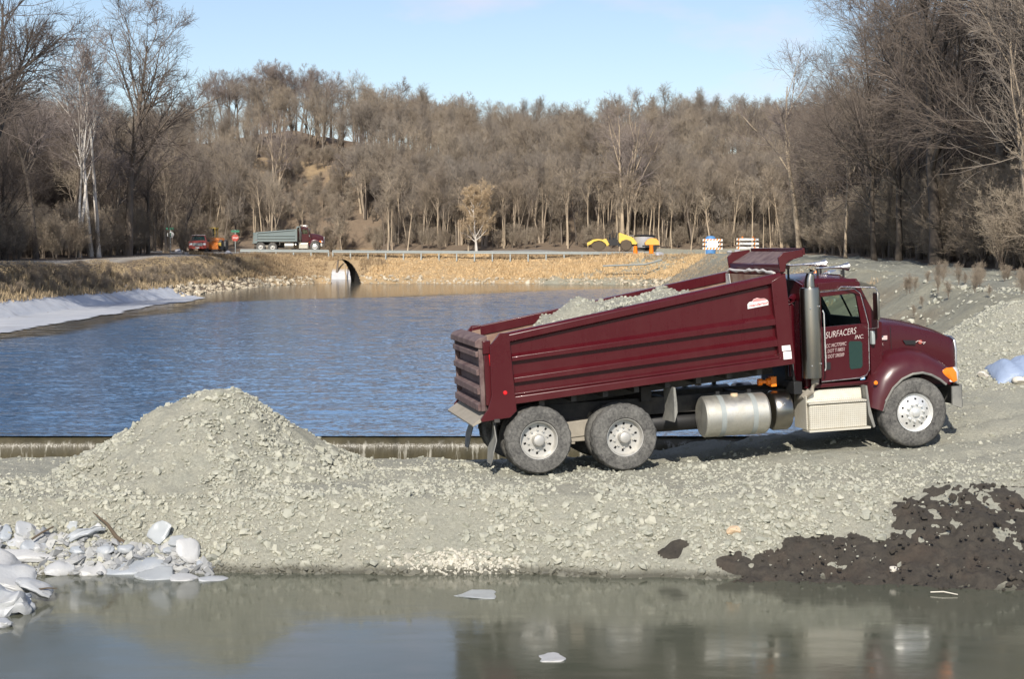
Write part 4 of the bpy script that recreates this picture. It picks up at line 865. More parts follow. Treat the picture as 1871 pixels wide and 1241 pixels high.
    for s in (-1, 1):
        m = MB().tube([(3.62, s * 1.02, 2.60), (3.66, s * 1.05, 2.645), (4.12, s * 1.30, 2.615), (4.15, s * 1.32, 2.56)], .011, 8); m.tube([(4.15, s * 1.32, 2.56), (4.16, s * 1.28, 1.98), (4.14, s * 1.02, 1.95)], .010, 8)
        m.obj('mirror_arm', 'chrome', cab)
        MB().box(4.10, 4.145, s * 1.24, s * 1.42, 2.10, 2.54).obj('side_mirror', 'stack_steel', cab, .015)
        MB().box(4.14, 4.20, s * 1.0, s * 1.09, 1.70, 1.92).obj('lamp_pod', 'galv', cab, .015)
    return root

TR_O = (1.5198, 25.1877, 1.0283); TR_R = (0, -0.04645, .20064)
truck = make_dump_truck(TR_O, TR_R, 'dark maroon dump truck with raised bed loaded with crushed gravel, climbing the rock causeway')
TRM = Matrix.Translation(TR_O) @ Euler(TR_R).to_matrix().to_4x4()
# ---- load of gravel in the bed
lx, ly = np.meshgrid(np.arange(-1.75, 2.45, .04), np.arange(-1.08, 1.085, .04))
TXn = 2.237 + .158 * (lx + 1.75); BXn = 1.154 + .0754 * (lx + 1.68)
lz = TXn - .10 - .42 * np.abs(ly / 1.08) ** 2 * 0 
lz = np.where(lx < -1.2, TXn - .5, TXn - .12)
e = lambda cx, cy, rx, ry: np.hypot((lx - cx) / rx, (ly - cy) / ry)
lz = TXn - .75 + .70 * np.clip(1.0 - (np.clip(np.abs(lx - .32) - 1.02, 0, 9) / .75), 0, 1) 
lz = np.maximum(lz, TXn + .24 - .55 * e(-.35, 0, 1.0, 1.0)); lz = np.maximum(lz, TXn + .07 - .40 * e(1.12, .35, .9, 1.0))
lz = np.minimum(lz, TXn - .02 + (1.08 - np.abs(ly)) * .75) + fbm(lx, ly, .5, 91, 4) * .09
lz = np.maximum(lz, BXn + .1)
nx, ny = lx.shape[1], lx.shape[0]; i = np.arange(ny - 1)[:, None] * nx + np.arange(nx - 1)[None, :]
load = np_obj('gravel_load', np.stack([lx, ly, lz], -1).reshape(-1, 3), np.stack([i, i + 1, i + nx + 1, i + nx], -1).reshape(-1, 4), M['gravel'], smooth=True)
load.matrix_world = TRM; tag(load, 'heaped grey crushed rock filling the bed of the maroon truck', 'gravel load')
rg = np.random.default_rng(12); k = rg.integers(0, lz.size, 1100); pp = np.stack([lx.ravel()[k], ly.ravel()[k], lz.ravel()[k]], -1)
lr = rocks('stones', pp, np.exp(rg.normal(-3.9, .4, len(k))), M['rock'], 13, parent=load); tag(lr, kind='stuff')
# ---- the driver, seen through the window
def person(root_loc, rot, label):
    import bmesh
    J = [(0, 0, .0), (0, 0, .22), (0, 0, .45), (.02, 0, .56), (.03, 0, .62),            # pelvis, waist, chest, neck base, neck
         (-.0, .20, .47), (.10, .27, .24), (.36, .20, .22), (-.0, -.20, .47), (.10, -.27, .24), (.36, -.18, .26),   # shoulders, elbows, wrists
         (.05, .11, -.02), (.46, .13, .03), (.52, .13, -.38), (.05, -.11, -.02), (.46, -.13, .03), (.52, -.13, -.38),
         (.05, 0, .70), (.05, 0, .80)]
    E = [(0, 1), (1, 2), (2, 3), (3, 4), (2, 5), (5, 6), (6, 7), (2, 8), (8, 9), (9, 10), (0, 11), (11, 12), (12, 13), (0, 14), (14, 15), (15, 16), (4, 17), (17, 18)]
    rad = [.15, .14, .16, .07, .055, .085, .055, .038, .085, .055, .038, .10, .075, .05, .10, .075, .05, .095, .085]
    me = bpy.data.meshes.new('person'); me.from_pydata(J, E, []); o = bpy.data.objects.new('person', me); COL.objects.link(o)
    sk = o.modifiers.new('skin', 'SKIN'); ss = o.modifiers.new('sub', 'SUBSURF'); ss.levels = 2; ss.render_levels = 2
    for v, r_ in zip(me.skin_vertices[0].data, rad): v.radius = (r_, r_ * (.95))
    me.skin_vertices[0].data[0].use_root = True
    dg = bpy.context.evaluated_depsgraph_get(); m2 = bpy.data.meshes.new_from_object(o.evaluated_get(dg)); bpy.data.objects.remove(o)
    m2.materials.append(M['jacket']); m2.materials.append(M['skin'])
    m2.polygons.foreach_set('material_index', [1 if p.center.z > .60 else 0 for p in m2.polygons]); m2.polygons.foreach_set('use_smooth', [True] * len(m2.polygons))
    b = put(bpy.data.objects.new('person', m2)); b.matrix_world = TRM @ Matrix.Translation(root_loc) @ Euler(rot).to_matrix().to_4x4(); tag(b, label, 'person')
    # hands closed round the wheel rim: five bent fingers each
    for s in (1, -1):
        y0, z0 = (.20, .22) if s > 0 else (-.18, .26); m = MB(); m.loft([[(.34, y0 - .03, z0 - .02), (.34, y0 + .03, z0 - .02), (.34, y0 + .03, z0 + .02), (.34, y0 - .03, z0 + .02)], [(.42, y0 - .04, z0 - .01), (.42, y0 + .04, z0 - .01), (.42, y0 + .04, z0 + .025), (.42, y0 - .04, z0 + .025)]])
        for k in range(4): yy = y0 - .032 + k * .021; l = (.9, 1.05, 1.0, .8)[k]; m.tube([(.415, yy, z0 + .015), (.45 * 1, yy, z0 + .02 * l), (.47, yy, z0 - .01), (.455, yy, z0 - .03 * l)], [.0095, .009, .0085, .007], 6)
        m.tube([(.37, y0 - s * .035, z0), (.41, y0 - s * .055, z0 - .01), (.44, y0 - s * .045, z0 - .025)], [.011, .010, .008], 6); m.obj('hand', 'skin', b)
    c = MB().lathe([(0, .905), (.06, .895), (.098, .86), (.108, .80), (.11, .775)], (.05, 0, 0), 'z', 20); c.loft([[(.13, -.07, .785), (.13, .07, .785), (.13, .07, .795), (.13, -.07, .795)], [(.23, -.05, .765), (.23, .05, .765), (.23, .05, .772), (.23, -.05, .772)]]); c.obj('cap', 'cap_cloth', b)
    f = MB(); f.loft([[(.138, -.012, .745), (.138, .012, .745), (.135, .008, .715)], [(.168, -.01, .70), (.168, .01, .70), (.158, 0, .69)], [(.14, -.012, .69), (.14, .012, .69), (.138, 0, .68)]]); f.obj('nose', 'skin', b)
    for s in (-1, 1): MB().lathe([(0, .004), (.009, .003), (.011, 0)], (.142, s * .033, .745), 'x', 8).obj('eye', 'black', b)
    MB().box(.138, .147, -.024, .024, .655, .662).obj('mouth', 'jacket', b)
    for s in (-1, 1): MB().lathe([(0, s * .01), (.02, s * .012), (.028, 0)], (.04, s * .095, .735), 'y', 10).obj('ear', 'skin', b)
    return b
person((3.62, .46, 1.60), (0, R(4), 0), 'driver in dark jacket and pale blue cap sitting at the wheel of the maroon truck')
def lx_(y): return np.interp(y, [30.6, 56, 82, 105, 120, 144, 168], [-26, -26.8, -26.9, -26.8, -25.6, -26, -25.3])
# ---------------------------------------------------------------- trees
def tubes(P, Rd, sides):
    """P (N,K,3) polylines, Rd (N,K) radii -> verts, quads"""
    N, K, _ = P.shape
    d = np.zeros_like(P); d[:, 1:-1] = P[:, 2:] - P[:, :-2]; d[:, 0] = P[:, 1] - P[:, 0]; d[:, -1] = P[:, -1] - P[:, -2]
    d /= np.linalg.norm(d, axis=2, keepdims=True) + 1e-9
    ref = np.where(np.abs(d[..., 2:3]) > .9, np.array([1., 0, 0]), np.array([0, 0, 1.])); a = np.cross(d, ref); a /= np.linalg.norm(a, axis=2, keepdims=True) + 1e-9; b = np.cross(d, a)
    th = np.arange(sides) * 2 * np.pi / sides
    V = P[:, :, None] + (a[:, :, None] * np.cos(th)[None, None, :, None] + b[:, :, None] * np.sin(th)[None, None, :, None]) * Rd[:, :, None, None]
    base = (np.arange(N) * K * sides)[:, None, None] + (np.arange(K - 1) * sides)[None, :, None]; i = np.arange(sides); j = (i + 1) % sides
    F = np.stack([base + i, base + j, base + sides + j, base + sides + i], -1)
    return V.reshape(-1, 3), F.reshape(-1, 4)
def ortho(d, rg):
    r = rg.normal(size=d.shape); r -= (r * d).sum(-1, keepdims=True) * d; return r / (np.linalg.norm(r, axis=-1, keepdims=True) + 1e-9)
def grow(rg, S, D, L, Rr, k, wob, up, taper=.25):
    """N branches grown at once"""
    P = [S]; D = D.copy()
    for _ in range(k):
        D = D + rg.normal(0, wob, D.shape); D[:, 2] += up; D /= np.linalg.norm(D, axis=1, keepdims=True); P.append(P[-1] + D * (L / k)[:, None])
    P = np.stack(P, 1); t = np.linspace(0, 1, k + 1)[None]; return P, Rr[:, None] * (1 - t * (1 - taper))
def kids(rg, P, Rd, L, n, t0, t1, a0, a1, lf0, lf1, rf, minr):
    N, K, _ = P.shape; t = rg.uniform(t0, t1, (N, n)); t.sort(axis=1); f = t * (K - 1); i = np.minimum(f.astype(int), K - 2); u = f - i; idx = np.arange(N)[:, None]
    A, B = P[idx, i], P[idx, i + 1]; S = A + (B - A) * u[..., None]; D = (B - A); D /= np.linalg.norm(D, axis=-1, keepdims=True) + 1e-9
    rr = Rd[idx, i] * (1 - u) + Rd[idx, i + 1] * u; an = np.radians(rg.uniform(a0, a1, (N, n)))[..., None]
    D2 = D * np.cos(an) + ortho(D, rg) * np.sin(an); ll = L[:, None] * rg.uniform(lf0, lf1, (N, n)) * (1.15 - .55 * (t - t0) / max(t1 - t0, .01))
    return S.reshape(-1, 3), D2.reshape(-1, 3), ll.ravel(), np.maximum(rr * rf, minr).ravel()
def tree_mesh(seed, h, r, fork=.35, limbs=9, spread=(25, 50), sub=6, tw=6, tw2=5, tmin=.012, lean=0, double=False, up=.05, limb_len=(.35, .6), stems=1, bare=.0, sides=(7, 5, 4, 3), lr=.60, long=1.0):
    rg = np.random.default_rng(seed); n0 = stems
    S = np.zeros((n0, 3)); S[:, :2] = rg.normal(0, r * (1.2 if n0 > 1 else 0), (n0, 2)); D = np.tile([0, 0, 1.], (n0, 1)); D[:, 0] += lean + (rg.normal(0, .16, n0) if n0 > 1 else 0); D[:, 1] += rg.normal(0, .05, n0); D /= np.linalg.norm(D, axis=1, keepdims=True)
    L = np.full(n0, h * .88) * rg.uniform(.85, 1, n0); Rr = np.full(n0, r) * (rg.uniform(.7, 1, n0) if n0 > 1 else 1)
    P, Rd = grow(rg, S, D, L, Rr, 9, .05, .03, .16); Rd[:, 0] *= 1.35; P[:, 0, 2] -= .4
    parts = [tubes(P, Rd, sides[0])]
    s = kids(rg, P, Rd, L, limbs, fork, .97, *spread, *limb_len, lr, tmin * 2); P1, R1 = grow(rg, s[0], s[1], s[2], s[3], 6, .10, up, .3); parts.append(tubes(P1, R1, sides[1])); L1 = s[2]
    crown = []
    s = kids(rg, P1, R1, L1, sub, .2, 1.0, 20, 55, .35 * long, .6 * long, .6, tmin * 1.5); P2, R2 = grow(rg, s[0], s[1], s[2], s[3], 4, .13, up, .4); crown.append(tubes(P2, R2, sides[2])); L2 = s[2]
    st = kids(rg, P, Rd, L, max(4, limbs // 2), max(fork, .6), 1.0, 20, 45, .12, .25, .5, tmin * 1.2); Pt, Rt = grow(rg, st[0], st[1], st[2], st[3], 4, .12, up, .4); crown.append(tubes(Pt, Rt, sides[2]))
    Pa = np.concatenate([P2, Pt]); Ra = np.concatenate([R2, Rt]); La = np.concatenate([L2, st[2]])
    s = kids(rg, Pa, Ra, La, tw, .15, 1.0, 20, 60, .4 * long, .75 * long, .65, tmin); P3, R3 = grow(rg, s[0], s[1], s[2], s[3], 3, .15, up, .5); crown.append(tubes(P3, R3, sides[3]))
    if tw2:
        s = kids(rg, P3, R3, s[2], tw2, .1, 1.0, 20, 60, .45 * long, .85 * long, .7, tmin * .75); P4, R4 = grow(rg, s[0], s[1], s[2], s[3], 2, .15, up, .6); crown.append(tubes(P4, R4, 3))
    def join(ps):
        V, F, o = [], [], 0
        for v, f in ps: V.append(v); F.append(f + o); o += len(v)
        return np.concatenate(V), np.concatenate(F)
    return join(parts), join(crown)
def barkmat(name, a, b, c, patch=None, sc=2.0):
    """bark: two tones picked per tree, mottled along the stem"""
    t = NT(name); oi = t.n('ShaderNodeObjectInfo'); f = t.noise(sc, 5, .65, stretch=(1, 1, .35)); base = t.mix(oi.outputs['Random'], a, b)
    col = t.mix(t.ramp(f, [(.38, 0.), (.68, 1.)]), base, c)
    if patch:
        g = t.noise(sc * .7, 4, .6, stretch=(1, 1, .5)); col = t.mix(t.ramp(g, [(.50, 0.), (.56, 1.)]), col, patch)
    t.set(color=col, rough=.9); M[name] = t.m; return t.m
barkmat('bark_brown', (.17, .135, .105), (.25, .21, .165), (.11, .085, .065)); barkmat('bark_tan', (.34, .275, .20), (.42, .34, .25), (.24, .19, .14)); barkmat('bark_pale', (.42, .34, .24), (.54, .43, .30), (.26, .20, .14), sc=1.2)
barkmat('bark_white', (.72, .68, .62), (.62, .57, .50), (.30, .25, .20), sc=.9); barkmat('bark_dark', (.085, .068, .055), (.13, .105, .08), (.055, .045, .035))
barkmat('twig_brown', (.255, .205, .15), (.35, .295, .22), (.195, .155, .118), sc=.3); barkmat('twig_hill', (.21, .178, .145), (.31, .268, .215), (.16, .133, .11), sc=.3); barkmat('twig_dark', (.115, .092, .075), (.20, .162, .13), (.08, .062, .052), sc=.3)
barkmat('twig_tan', (.42, .32, .20), (.46, .35, .22), (.36, .26, .16), sc=.3); barkmat('twig_grey', (.20, .165, .145), (.26, .215, .19), (.15, .12, .105), sc=.3)
PROTO = {}
def proto(kind, seed, tm, cm, **kw):
    (tv, tf), (cv, cf) = tree_mesh(seed, **kw)
    PROTO.setdefault(kind, []).append((np_mesh('trunk', tv, tf, M[tm], True), np_mesh('crown', cv, cf, M[cm], False)))
for s_ in range(8):
    kw = [dict(fork=.38, limbs=11, spread=(22, 55), limb_len=(.30, .5), up=.09, sub=6), dict(fork=.30, limbs=13, spread=(10, 28), limb_len=(.25, .45), up=.05, sub=5), dict(fork=.30, limbs=6, spread=(14, 36), limb_len=(.3, .5), up=.09, sub=6, stems=3)][s_ % 3]
    proto('hill', 10 + s_, ['bark_dark', 'bark_tan', 'bark_brown'][(s_ * 5) % 3], 'twig_brown' if s_ % 2 else 'twig_hill', h=12, r=.17, tw=5, tw2=4, tmin=.0095, long=1.1, **kw)
for s_ in range(3): proto('ridge', 30 + s_, 'bark_dark', 'twig_grey', h=12, r=.17, fork=.40, limbs=10, spread=(15, 50), sub=6, tw=6, tw2=4, tmin=.012, up=.06, limb_len=(.25, .48), long=1.1)
for s_ in range(4): proto('pole', 40 + s_, 'bark_pale', 'twig_brown', h=11, r=.11, fork=.55, limbs=7, spread=(15, 40), sub=5, tw=5, tw2=4, tmin=.014, up=.10, limb_len=(.2, .35), lean=(s_ - 1.5) * .06)
for s_ in range(2): proto('white', 50 + s_, 'bark_white', 'twig_grey', h=16, r=.20, fork=.5, limbs=7, spread=(15, 40), sub=5, tw=6, tw2=5, tmin=.014, up=.08, stems=2)
for s_ in range(4): proto('big', 60 + s_, 'bark_dark' if s_ else 'bark_brown', 'twig_dark', h=19, r=.34, fork=.28, limbs=15, spread=(28, 62), sub=8, tw=7, tw2=5, tmin=.012, up=.05, limb_len=(.33, .55))
for s_ in range(5): proto('near', 70 + s_, 'bark_dark', 'twig_dark', h=18, r=.20, fork=.16, limbs=17, spread=(22, 60), sub=8, tw=7, tw2=5, tmin=.008, up=.04, limb_len=(.28, .52), lr=.42, long=1.1)
for s_ in range(2): proto('vee', 80 + s_, 'bark_pale', 'twig_grey', h=18, r=.27, fork=.30, limbs=6, spread=(18, 32), sub=6, tw=6, tw2=5, tmin=.012, up=.05, limb_len=(.4, .6), stems=1 + s_)
proto('cone', 90, 'bark_white', 'twig_tan', h=9.5, r=.16, fork=.15, limbs=20, spread=(30, 55), sub=7, tw=7, tw2=5, tmin=.014, up=.07, limb_len=(.22, .38), stems=2)
for s_ in range(5): proto('sapling', 95 + s_, 'bark_brown', 'twig_brown', h=5.5, r=.035, fork=.04, limbs=8, spread=(12, 38), sub=5, tw=4, tw2=3, tmin=.008, up=.06, limb_len=(.3, .6), stems=6)
FIRST = {}
TREES = []
def tree(kind, v, x, y, label, cat='tree', group=None, h=1.0, rz=0, name='bare_tree', tilt=(0, 0), z=None):
    v = v % len(PROTO[kind]); z = float(H(x, y)) if z is None else z
    key = (kind, v)
    if key in FIRST: o = copy_tree(FIRST[key])
    else:
        o = empty(name); a, b = PROTO[kind][v]; put(bpy.data.objects.new('trunk', a), o); put(bpy.data.objects.new('crown', b), o); FIRST[key] = o
    o.name = name; o.location = (x, y, z); o.rotation_euler = (tilt[0], tilt[1], rz); o.scale = (h,) * 3
    for k in ('label', 'category', 'group'):
        if k in o: del o[k]
    TREES.append(o); return tag(o, label, cat, group)
rg = np.random.default_rng(2024)
def pt(px, Y): p = at(px, 457, Y); return p.x, Y
# trees one can tell apart: (kind, variant, px, distance, height factor, name, label)
SPEC = [
 ('big', 0, 232, 141, 1.12, 'bare_tree', 'tallest broad bare tree of the left wood, its pale trunk standing clear'),
 ('white', 0, 138, 128, .92, 'birch_tree', 'white barked tree at the left, left of the other white stems'),
 ('white', 1, 176, 132, 1.12, 'birch_tree', 'white barked tree just left of the tallest tree in the left wood'),
 ('big', 1, -28, 88, .95, 'bare_tree', 'big dark spreading tree at the left edge of the photo reaching over the water'),
 ('big', 2, -90, 84, 1.0, 'bare_tree', 'large dark tree cut by the left edge of the photo'),
 ('vee', 0, 1462, 137, .98, 'bare_tree', 'pale forked tree lit orange behind the front of the dump body'),
 ('vee', 1, 1142, 193, 1.08, 'sycamore_tree', 'tall pale tree with two leaning stems behind the yellow roller'),
 ('pole', 0, 1178, 196, .75, 'bare_tree', 'short pale snag right of the two stemmed tree behind the roller'),
 ('cone', 0, 872, 186, 1.0, 'bare_tree', 'small tan twigged tree with white stems behind the guardrail'),
 ('vee', 0, 660, 212, .60, 'bare_tree', 'dark forked tree on the slope above the culvert'),
 ('pole', 1, 470, 226, .60, 'bare_tree', 'thin pale tree on the slope straight above the grey dump truck'),
 ('pole', 2, 522, 229, .62, 'bare_tree', 'white dead snag on the tan clearing of the hillside'),
 ('vee', 1, 505, 214, .72, 'bare_tree', 'twin pale stems rising from the slope behind the grey dump truck cab'),
 ('near', 0, 1598, 92, .85, 'bare_tree', 'dark trunked tree where the gravel road bends, above the red cab'),
 ('near', 1, 1642, 88, .95, 'bare_tree', 'straight thick trunk right of the tree where the gravel road bends'),
 ('big', 3, 1712, 78, .95, 'bare_tree', 'massive dark crowned tree over the gravel road at the upper right'),
 ('pole', 3, 1545, 98, .9, 'bare_tree', 'slim pale stem standing behind the gravel road above the windshield'),
]
for k_, v_, px, Y, hh, nm, lb in SPEC:
    x, y = pt(px, Y); tree(k_, v_, x, y, lb, h=hh, rz=rg.uniform(0, 6.28), name=nm)
def blocked(x, y):
    p = 935.5 + x / y * FPX; return any(abs(p - q[2]) < (20 if y > q[3] * .8 else 30) and y < q[3] + 3 for q in SPEC if q[2] in (232, 138, 176, 1462, 1142))
# left wood
for i in range(74):
    y = rg.uniform(84, 178); x = -26 - 8.5 - rg.uniform(0, 1) ** 1.3 * 26; px = 935 + x / y * FPX
    if px > 420: x = (rg.uniform(330, 430) - 935) / FPX * y
    k_ = rg.choice(['big', 'near', 'ridge', 'hill', 'pole'], p=[.14, .36, .15, .15, .2]); base = {'big': 19, 'near': 18, 'ridge': 12, 'hill': 12, 'pole': 11}[k_]
    if blocked(x, y): continue
    ht = rg.uniform(11.0, 17.5) * (1 if px < 300 else .85); tree(k_, int(rg.integers(6)), x, y, 'bare brown tree among many in the left wood behind the grassy bank', group='bare trees of the left wood', h=ht / base, rz=rg.uniform(0, 6.28))
# right wood
def redge(y): return np.interp(y, [30, 56, 89, 136, 160], [15.5, 19.2, 22.6, 25.5, 28])
for i in range(74):
    y = 48 + 112 * rg.uniform(0, 1) ** 1.15; x = redge(y) + .5 + rg.uniform(0, 1) ** 1.5 * 20
    k_ = rg.choice(['big', 'near', 'pole', 'hill'], p=[.2, .5, .12, .18]); base = {'big': 19, 'near': 18, 'pole': 11, 'hill': 12}[k_]
    if blocked(x, y): continue
    ht = rg.uniform(12, 20) * np.interp(y, [60, 110, 160], [1.0, .95, .85]); tree(k_, int(rg.integers(5)), x, y, 'bare dark tree in the dense right wood beside the gravel road', group='bare trees of the right wood', h=ht / base, rz=rg.uniform(0, 6.28))
for i in range(16):
    y = rg.uniform(112, 158); x = redge(y) + rg.uniform(.2, 3)
    if not blocked(x, y): tree('pole', int(rg.integers(4)), x, y, 'slim pale stem at the front edge of the right wood', group='slim pale stems at the edge of the right wood', h=rg.uniform(.7, 1.1), rz=rg.uniform(0, 6.28))
# row of slender pale stems behind the guardrail
for i in range(44):
    px = rg.uniform(430, 1430); px = px if i % 2 else rg.uniform(900, 1430); y = rg.uniform(186.8, 194); x = (px - 935) / FPX * y
    if abs(x - culv_x(y)) < 6: x += 12
    tree('pole', int(rg.integers(4)), x, y, 'slender pale stemmed tree in the row behind the far road', group='slender trees along the far road', h=rg.uniform(.55, .95), rz=rg.uniform(0, 6.28))
# hillside
HX, n_ = [], 0
for i in range(112):
    y = rg.uniform(196, 262); x = rg.uniform(-1, 1) * (y * .34); q_ = x / y * FPX + 935
    if 465 < q_ < 625 and 204 < y < 226: x = abs(x)
    if (abs(y - 226) < 6 and -46 < x < -8) or (y > 244 and x / y * FPX + 935 < 690): y = rg.uniform(198, 204)
    tree('pole' if i % 5 == 0 else 'hill', int(rg.integers(8)), x, y, 'brown bare tree on the wooded hillside beyond the road', group='bare trees on the hillside', h=rg.uniform(.62, 1.0), rz=rg.uniform(0, 6.28))
# trees on the skyline
for i in range(32):
    px = rg.uniform(395, 622) if i < 26 else rg.uniform(690, 900); y = rg.uniform(258, 268); x = (px - 935) / FPX * y
    tree('ridge', int(rg.integers(3)), x, y, 'dark bare tree standing against the sky on the left skyline', group='skyline trees above the hill', h=rg.uniform(.82, 1.02), rz=rg.uniform(0, 6.28))
# ---- the rest of the wood and the undergrowth: instanced masses
def scatter_obj(name, P, rotz, scl, sources, seed=0):
    me = bpy.data.meshes.new(name); me.vertices.add(len(P)); me.vertices.foreach_set('co', np.asarray(P, np.float32).ravel())
    for nm, arr in (('rz', rotz), ('sc', scl)):
        a = me.attributes.new(nm, 'FLOAT', 'POINT'); a.data.foreach_set('value', np.asarray(arr, np.float32))
    a = me.attributes.new('idx', 'INT', 'POINT'); a.data.foreach_set('value', np.random.default_rng(seed).integers(0, len(sources), len(P)).astype(np.int32))
    o = put(bpy.data.objects.new(name, me)); g = bpy.data.node_groups.new(name, 'GeometryNodeTree')
    g.interface.new_socket('Geometry', in_out='INPUT', socket_type='NodeSocketGeometry'); g.interface.new_socket('Geometry', in_out='OUTPUT', socket_type='NodeSocketGeometry')
    N = g.nodes.new; i_, o_ = N('NodeGroupInput'), N('NodeGroupOutput'); ip = N('GeometryNodeInstanceOnPoints'); gi = N('GeometryNodeJoinGeometry')
    for tr, cr_ in reversed(sources):
        j = N('GeometryNodeJoinGeometry')
        for ob in (tr, cr_):
            oi = N('GeometryNodeObjectInfo'); oi.inputs[0].default_value = ob; g.links.new(oi.outputs['Geometry'], j.inputs[0])
        gt = N('GeometryNodeGeometryToInstance'); g.links.new(j.outputs[0], gt.inputs[0]); g.links.new(gt.outputs[0], gi.inputs[0])
    def at_(nm, ty): q = N('GeometryNodeInputNamedAttribute'); q.data_type = ty; q.inputs[0].default_value = nm; return q.outputs[0]
    cx = N('ShaderNodeCombineXYZ'); g.links.new(at_('rz', 'FLOAT'), cx.inputs[2]); er = N('FunctionNodeEulerToRotation'); g.links.new(cx.outputs[0], er.inputs[0])
    g.links.new(i_.outputs[0], ip.inputs['Points']); g.links.new(gi.outputs[0], ip.inputs['Instance']); ip.inputs['Pick Instance'].default_value = True
    g.links.new(at_('idx', 'INT'), ip.inputs['Instance Index']); g.links.new(er.outputs[0], ip.inputs['Rotation']); g.links.new(at_('sc', 'FLOAT'), ip.inputs['Scale']); g.links.new(ip.outputs[0], o_.inputs[0])
    m = o.modifiers.new('scatter', 'NODES'); m.node_group = g; tag(o, kind='stuff'); return o
def src(kind): return [tuple(sorted(FIRST[(kind, v)].children, key=lambda c: c.data.name, reverse=True)) for v in range(len(PROTO[kind])) if (kind, v) in FIRST]
n = 2100; y = rg.uniform(192, 275, n); x = rg.uniform(-1, 1, n) * y * .40
k = (np.abs(x - culv_x(y)) > 7) | (y > 204); clr = (np.abs(y - 226) < 4) & (x > -46) & (x < -6); k &= ~clr | (rg.uniform(0, 1, n) < .05); q_ = x / y * FPX + 935; k &= (y < 246) | (q_ > 650); k &= (y < 268) | (q_ > 650); x, y = x[k], y[k]; px_ = x / y * FPX + 935; fr = np.where((px_ > 465) & (px_ < 625) & (y > 204) & (y < 224), .38, 1)
scatter_obj('hillside_wood', np.stack([x, y, H(x, y)], -1), rg.uniform(0, 6.28, len(x)), rg.uniform(.5, .95, len(x)) * fr, src('hill'), 1)
n = 320; y = rg.uniform(70, 182, n); x = -38 - rg.uniform(0, 1, n) * 50 - (y - 80) * .05
scatter_obj('left_wood', np.stack([x, y, H(x, y)], -1), rg.uniform(0, 6.28, n), rg.uniform(.45, .85, n) * 1.0, src('near'), 2)
n = 300; y = rg.uniform(45, 190, n); x = redge(y) + 6 + rg.uniform(0, 1, n) * 45
scatter_obj('right_wood', np.stack([x, y, H(x, y)], -1), rg.uniform(0, 6.28, n), rg.uniform(.5, .9, n), src('near'), 3)
# undergrowth of saplings and brush
for i, (px, Y, lb) in enumerate(((335, 150, 'low brown bush beside the path left of the red pickup'), (1830, 62, 'tangled low bush at the edge of the right wood'), (590, 187, 'brown bush at the roadside right of the grey dump truck'))):
    x, y = pt(px, Y); tree('sapling', i, x, y, lb, 'bush', h=.6, name='bush')
def brush(name, P, sc, seed): scatter_obj(name, P, rg.uniform(0, 6.28, len(P)), sc, src('sapling'), seed)
n = 700; y = rg.uniform(76, 180, n); x = -26.4 - 8.2 - rg.uniform(0, 1, n) ** 2 * 22; k = (y < 150) | (x < -46) | (y > 176); x, y = x[k], y[k]; n = len(x); brush('left_undergrowth', np.stack([x, y, H(x, y)], -1), rg.uniform(.35, .85, n), 4)
n = 900; y = rg.uniform(46, 165, n); x = redge(y) + .2 + rg.uniform(0, 1, n) ** 1.6 * 16; brush('right_undergrowth', np.stack([x, y, H(x, y)], -1), rg.uniform(.35, .95, n), 5)
n = 2500; y = rg.uniform(189.5, 236, n); x = rg.uniform(-75, 75, n); k = (np.abs(x - culv_x(y)) > 6) | (y > 202.5); x, y = x[k], y[k]; brush('hill_undergrowth', np.stack([x, y, H(x, y)], -1), rg.uniform(.2, .55, len(x)), 6)
n = 560; y = rg.uniform(60, 162, n); x = lx_(y) - rg.uniform(1.4, 2.6, n); brush('bank_weeds', np.stack([x, y, H(x, y)], -1), rg.uniform(.08, .17, n), 7)

# ---- dry grass
t = NT('dry_grass'); t.set(color=t.n('ShaderNodeVertexColor', layer_name='Col').outputs[0], rough=.9); M['grass'] = t.m
def grass(name, x, y, hgt, c0, c1, blades=7, wd=.035, seed=0, spread=.12):
    rg = np.random.default_rng(seed); n = len(x); z = H(x, y); B = np.stack([x, y, z], -1)[:, None, None] + 0
    off = rg.normal(0, spread, (n, blades, 1, 3)); off[..., 2] = 0; a = rg.uniform(0, 3.14, (n, blades)); w = np.stack([np.cos(a), np.sin(a), a * 0], -1) * wd * rg.uniform(.6, 1.4, (n, blades, 1))
    hh = hgt[:, None] * rg.uniform(.5, 1.15, (n, blades)); tip = np.stack([rg.normal(0, .28, (n, blades)) * hh, rg.normal(0, .28, (n, blades)) * hh, hh], -1)
    V = B + off + np.stack([-w, w, tip], 2); V[..., 2] -= .03
    F = np.arange(n * blades * 3).reshape(-1, 3); f = rg.uniform(0, 1, (n, 1, 1)) * .75 + rg.uniform(0, .25, (n, blades, 1)); c = np.array(c0) * (1 - f)[..., None] + np.array(c1) * f[..., None]
    c = np.repeat(c.reshape(-1, 1, 3), 3, 1).reshape(-1, 3); A = np.concatenate([c, np.ones((len(c), 1))], 1)
    tag(np_obj(name, V.reshape(-1, 3), F, M['grass'], attrs={'Col': A}), kind='stuff')
rg = np.random.default_rng(77)
n = 26000; x = rg.uniform(-44, 34, n); y = rg.uniform(160, 182, n); d = sdist(x, y); k = (d > 1.0) & (d < 7.6) & ((np.abs(x - culv_x(y)) > 1.9) | (d > 5)) & (x < 24); x, y, d = x[k], y[k], d[k]
k = (x < -14 + fbm(x, y, 5, 8) * 8) | ((d > 5.2) & (fbm(x, y, 3, 6) > .0)); gh = .22 + .18 * (fbm(x, y, 4, 7) > 0)
grass('embankment_grass', x[~k], y[~k], gh[~k], (.42, .29, .15), (.68, .50, .28), seed=1, wd=.05)
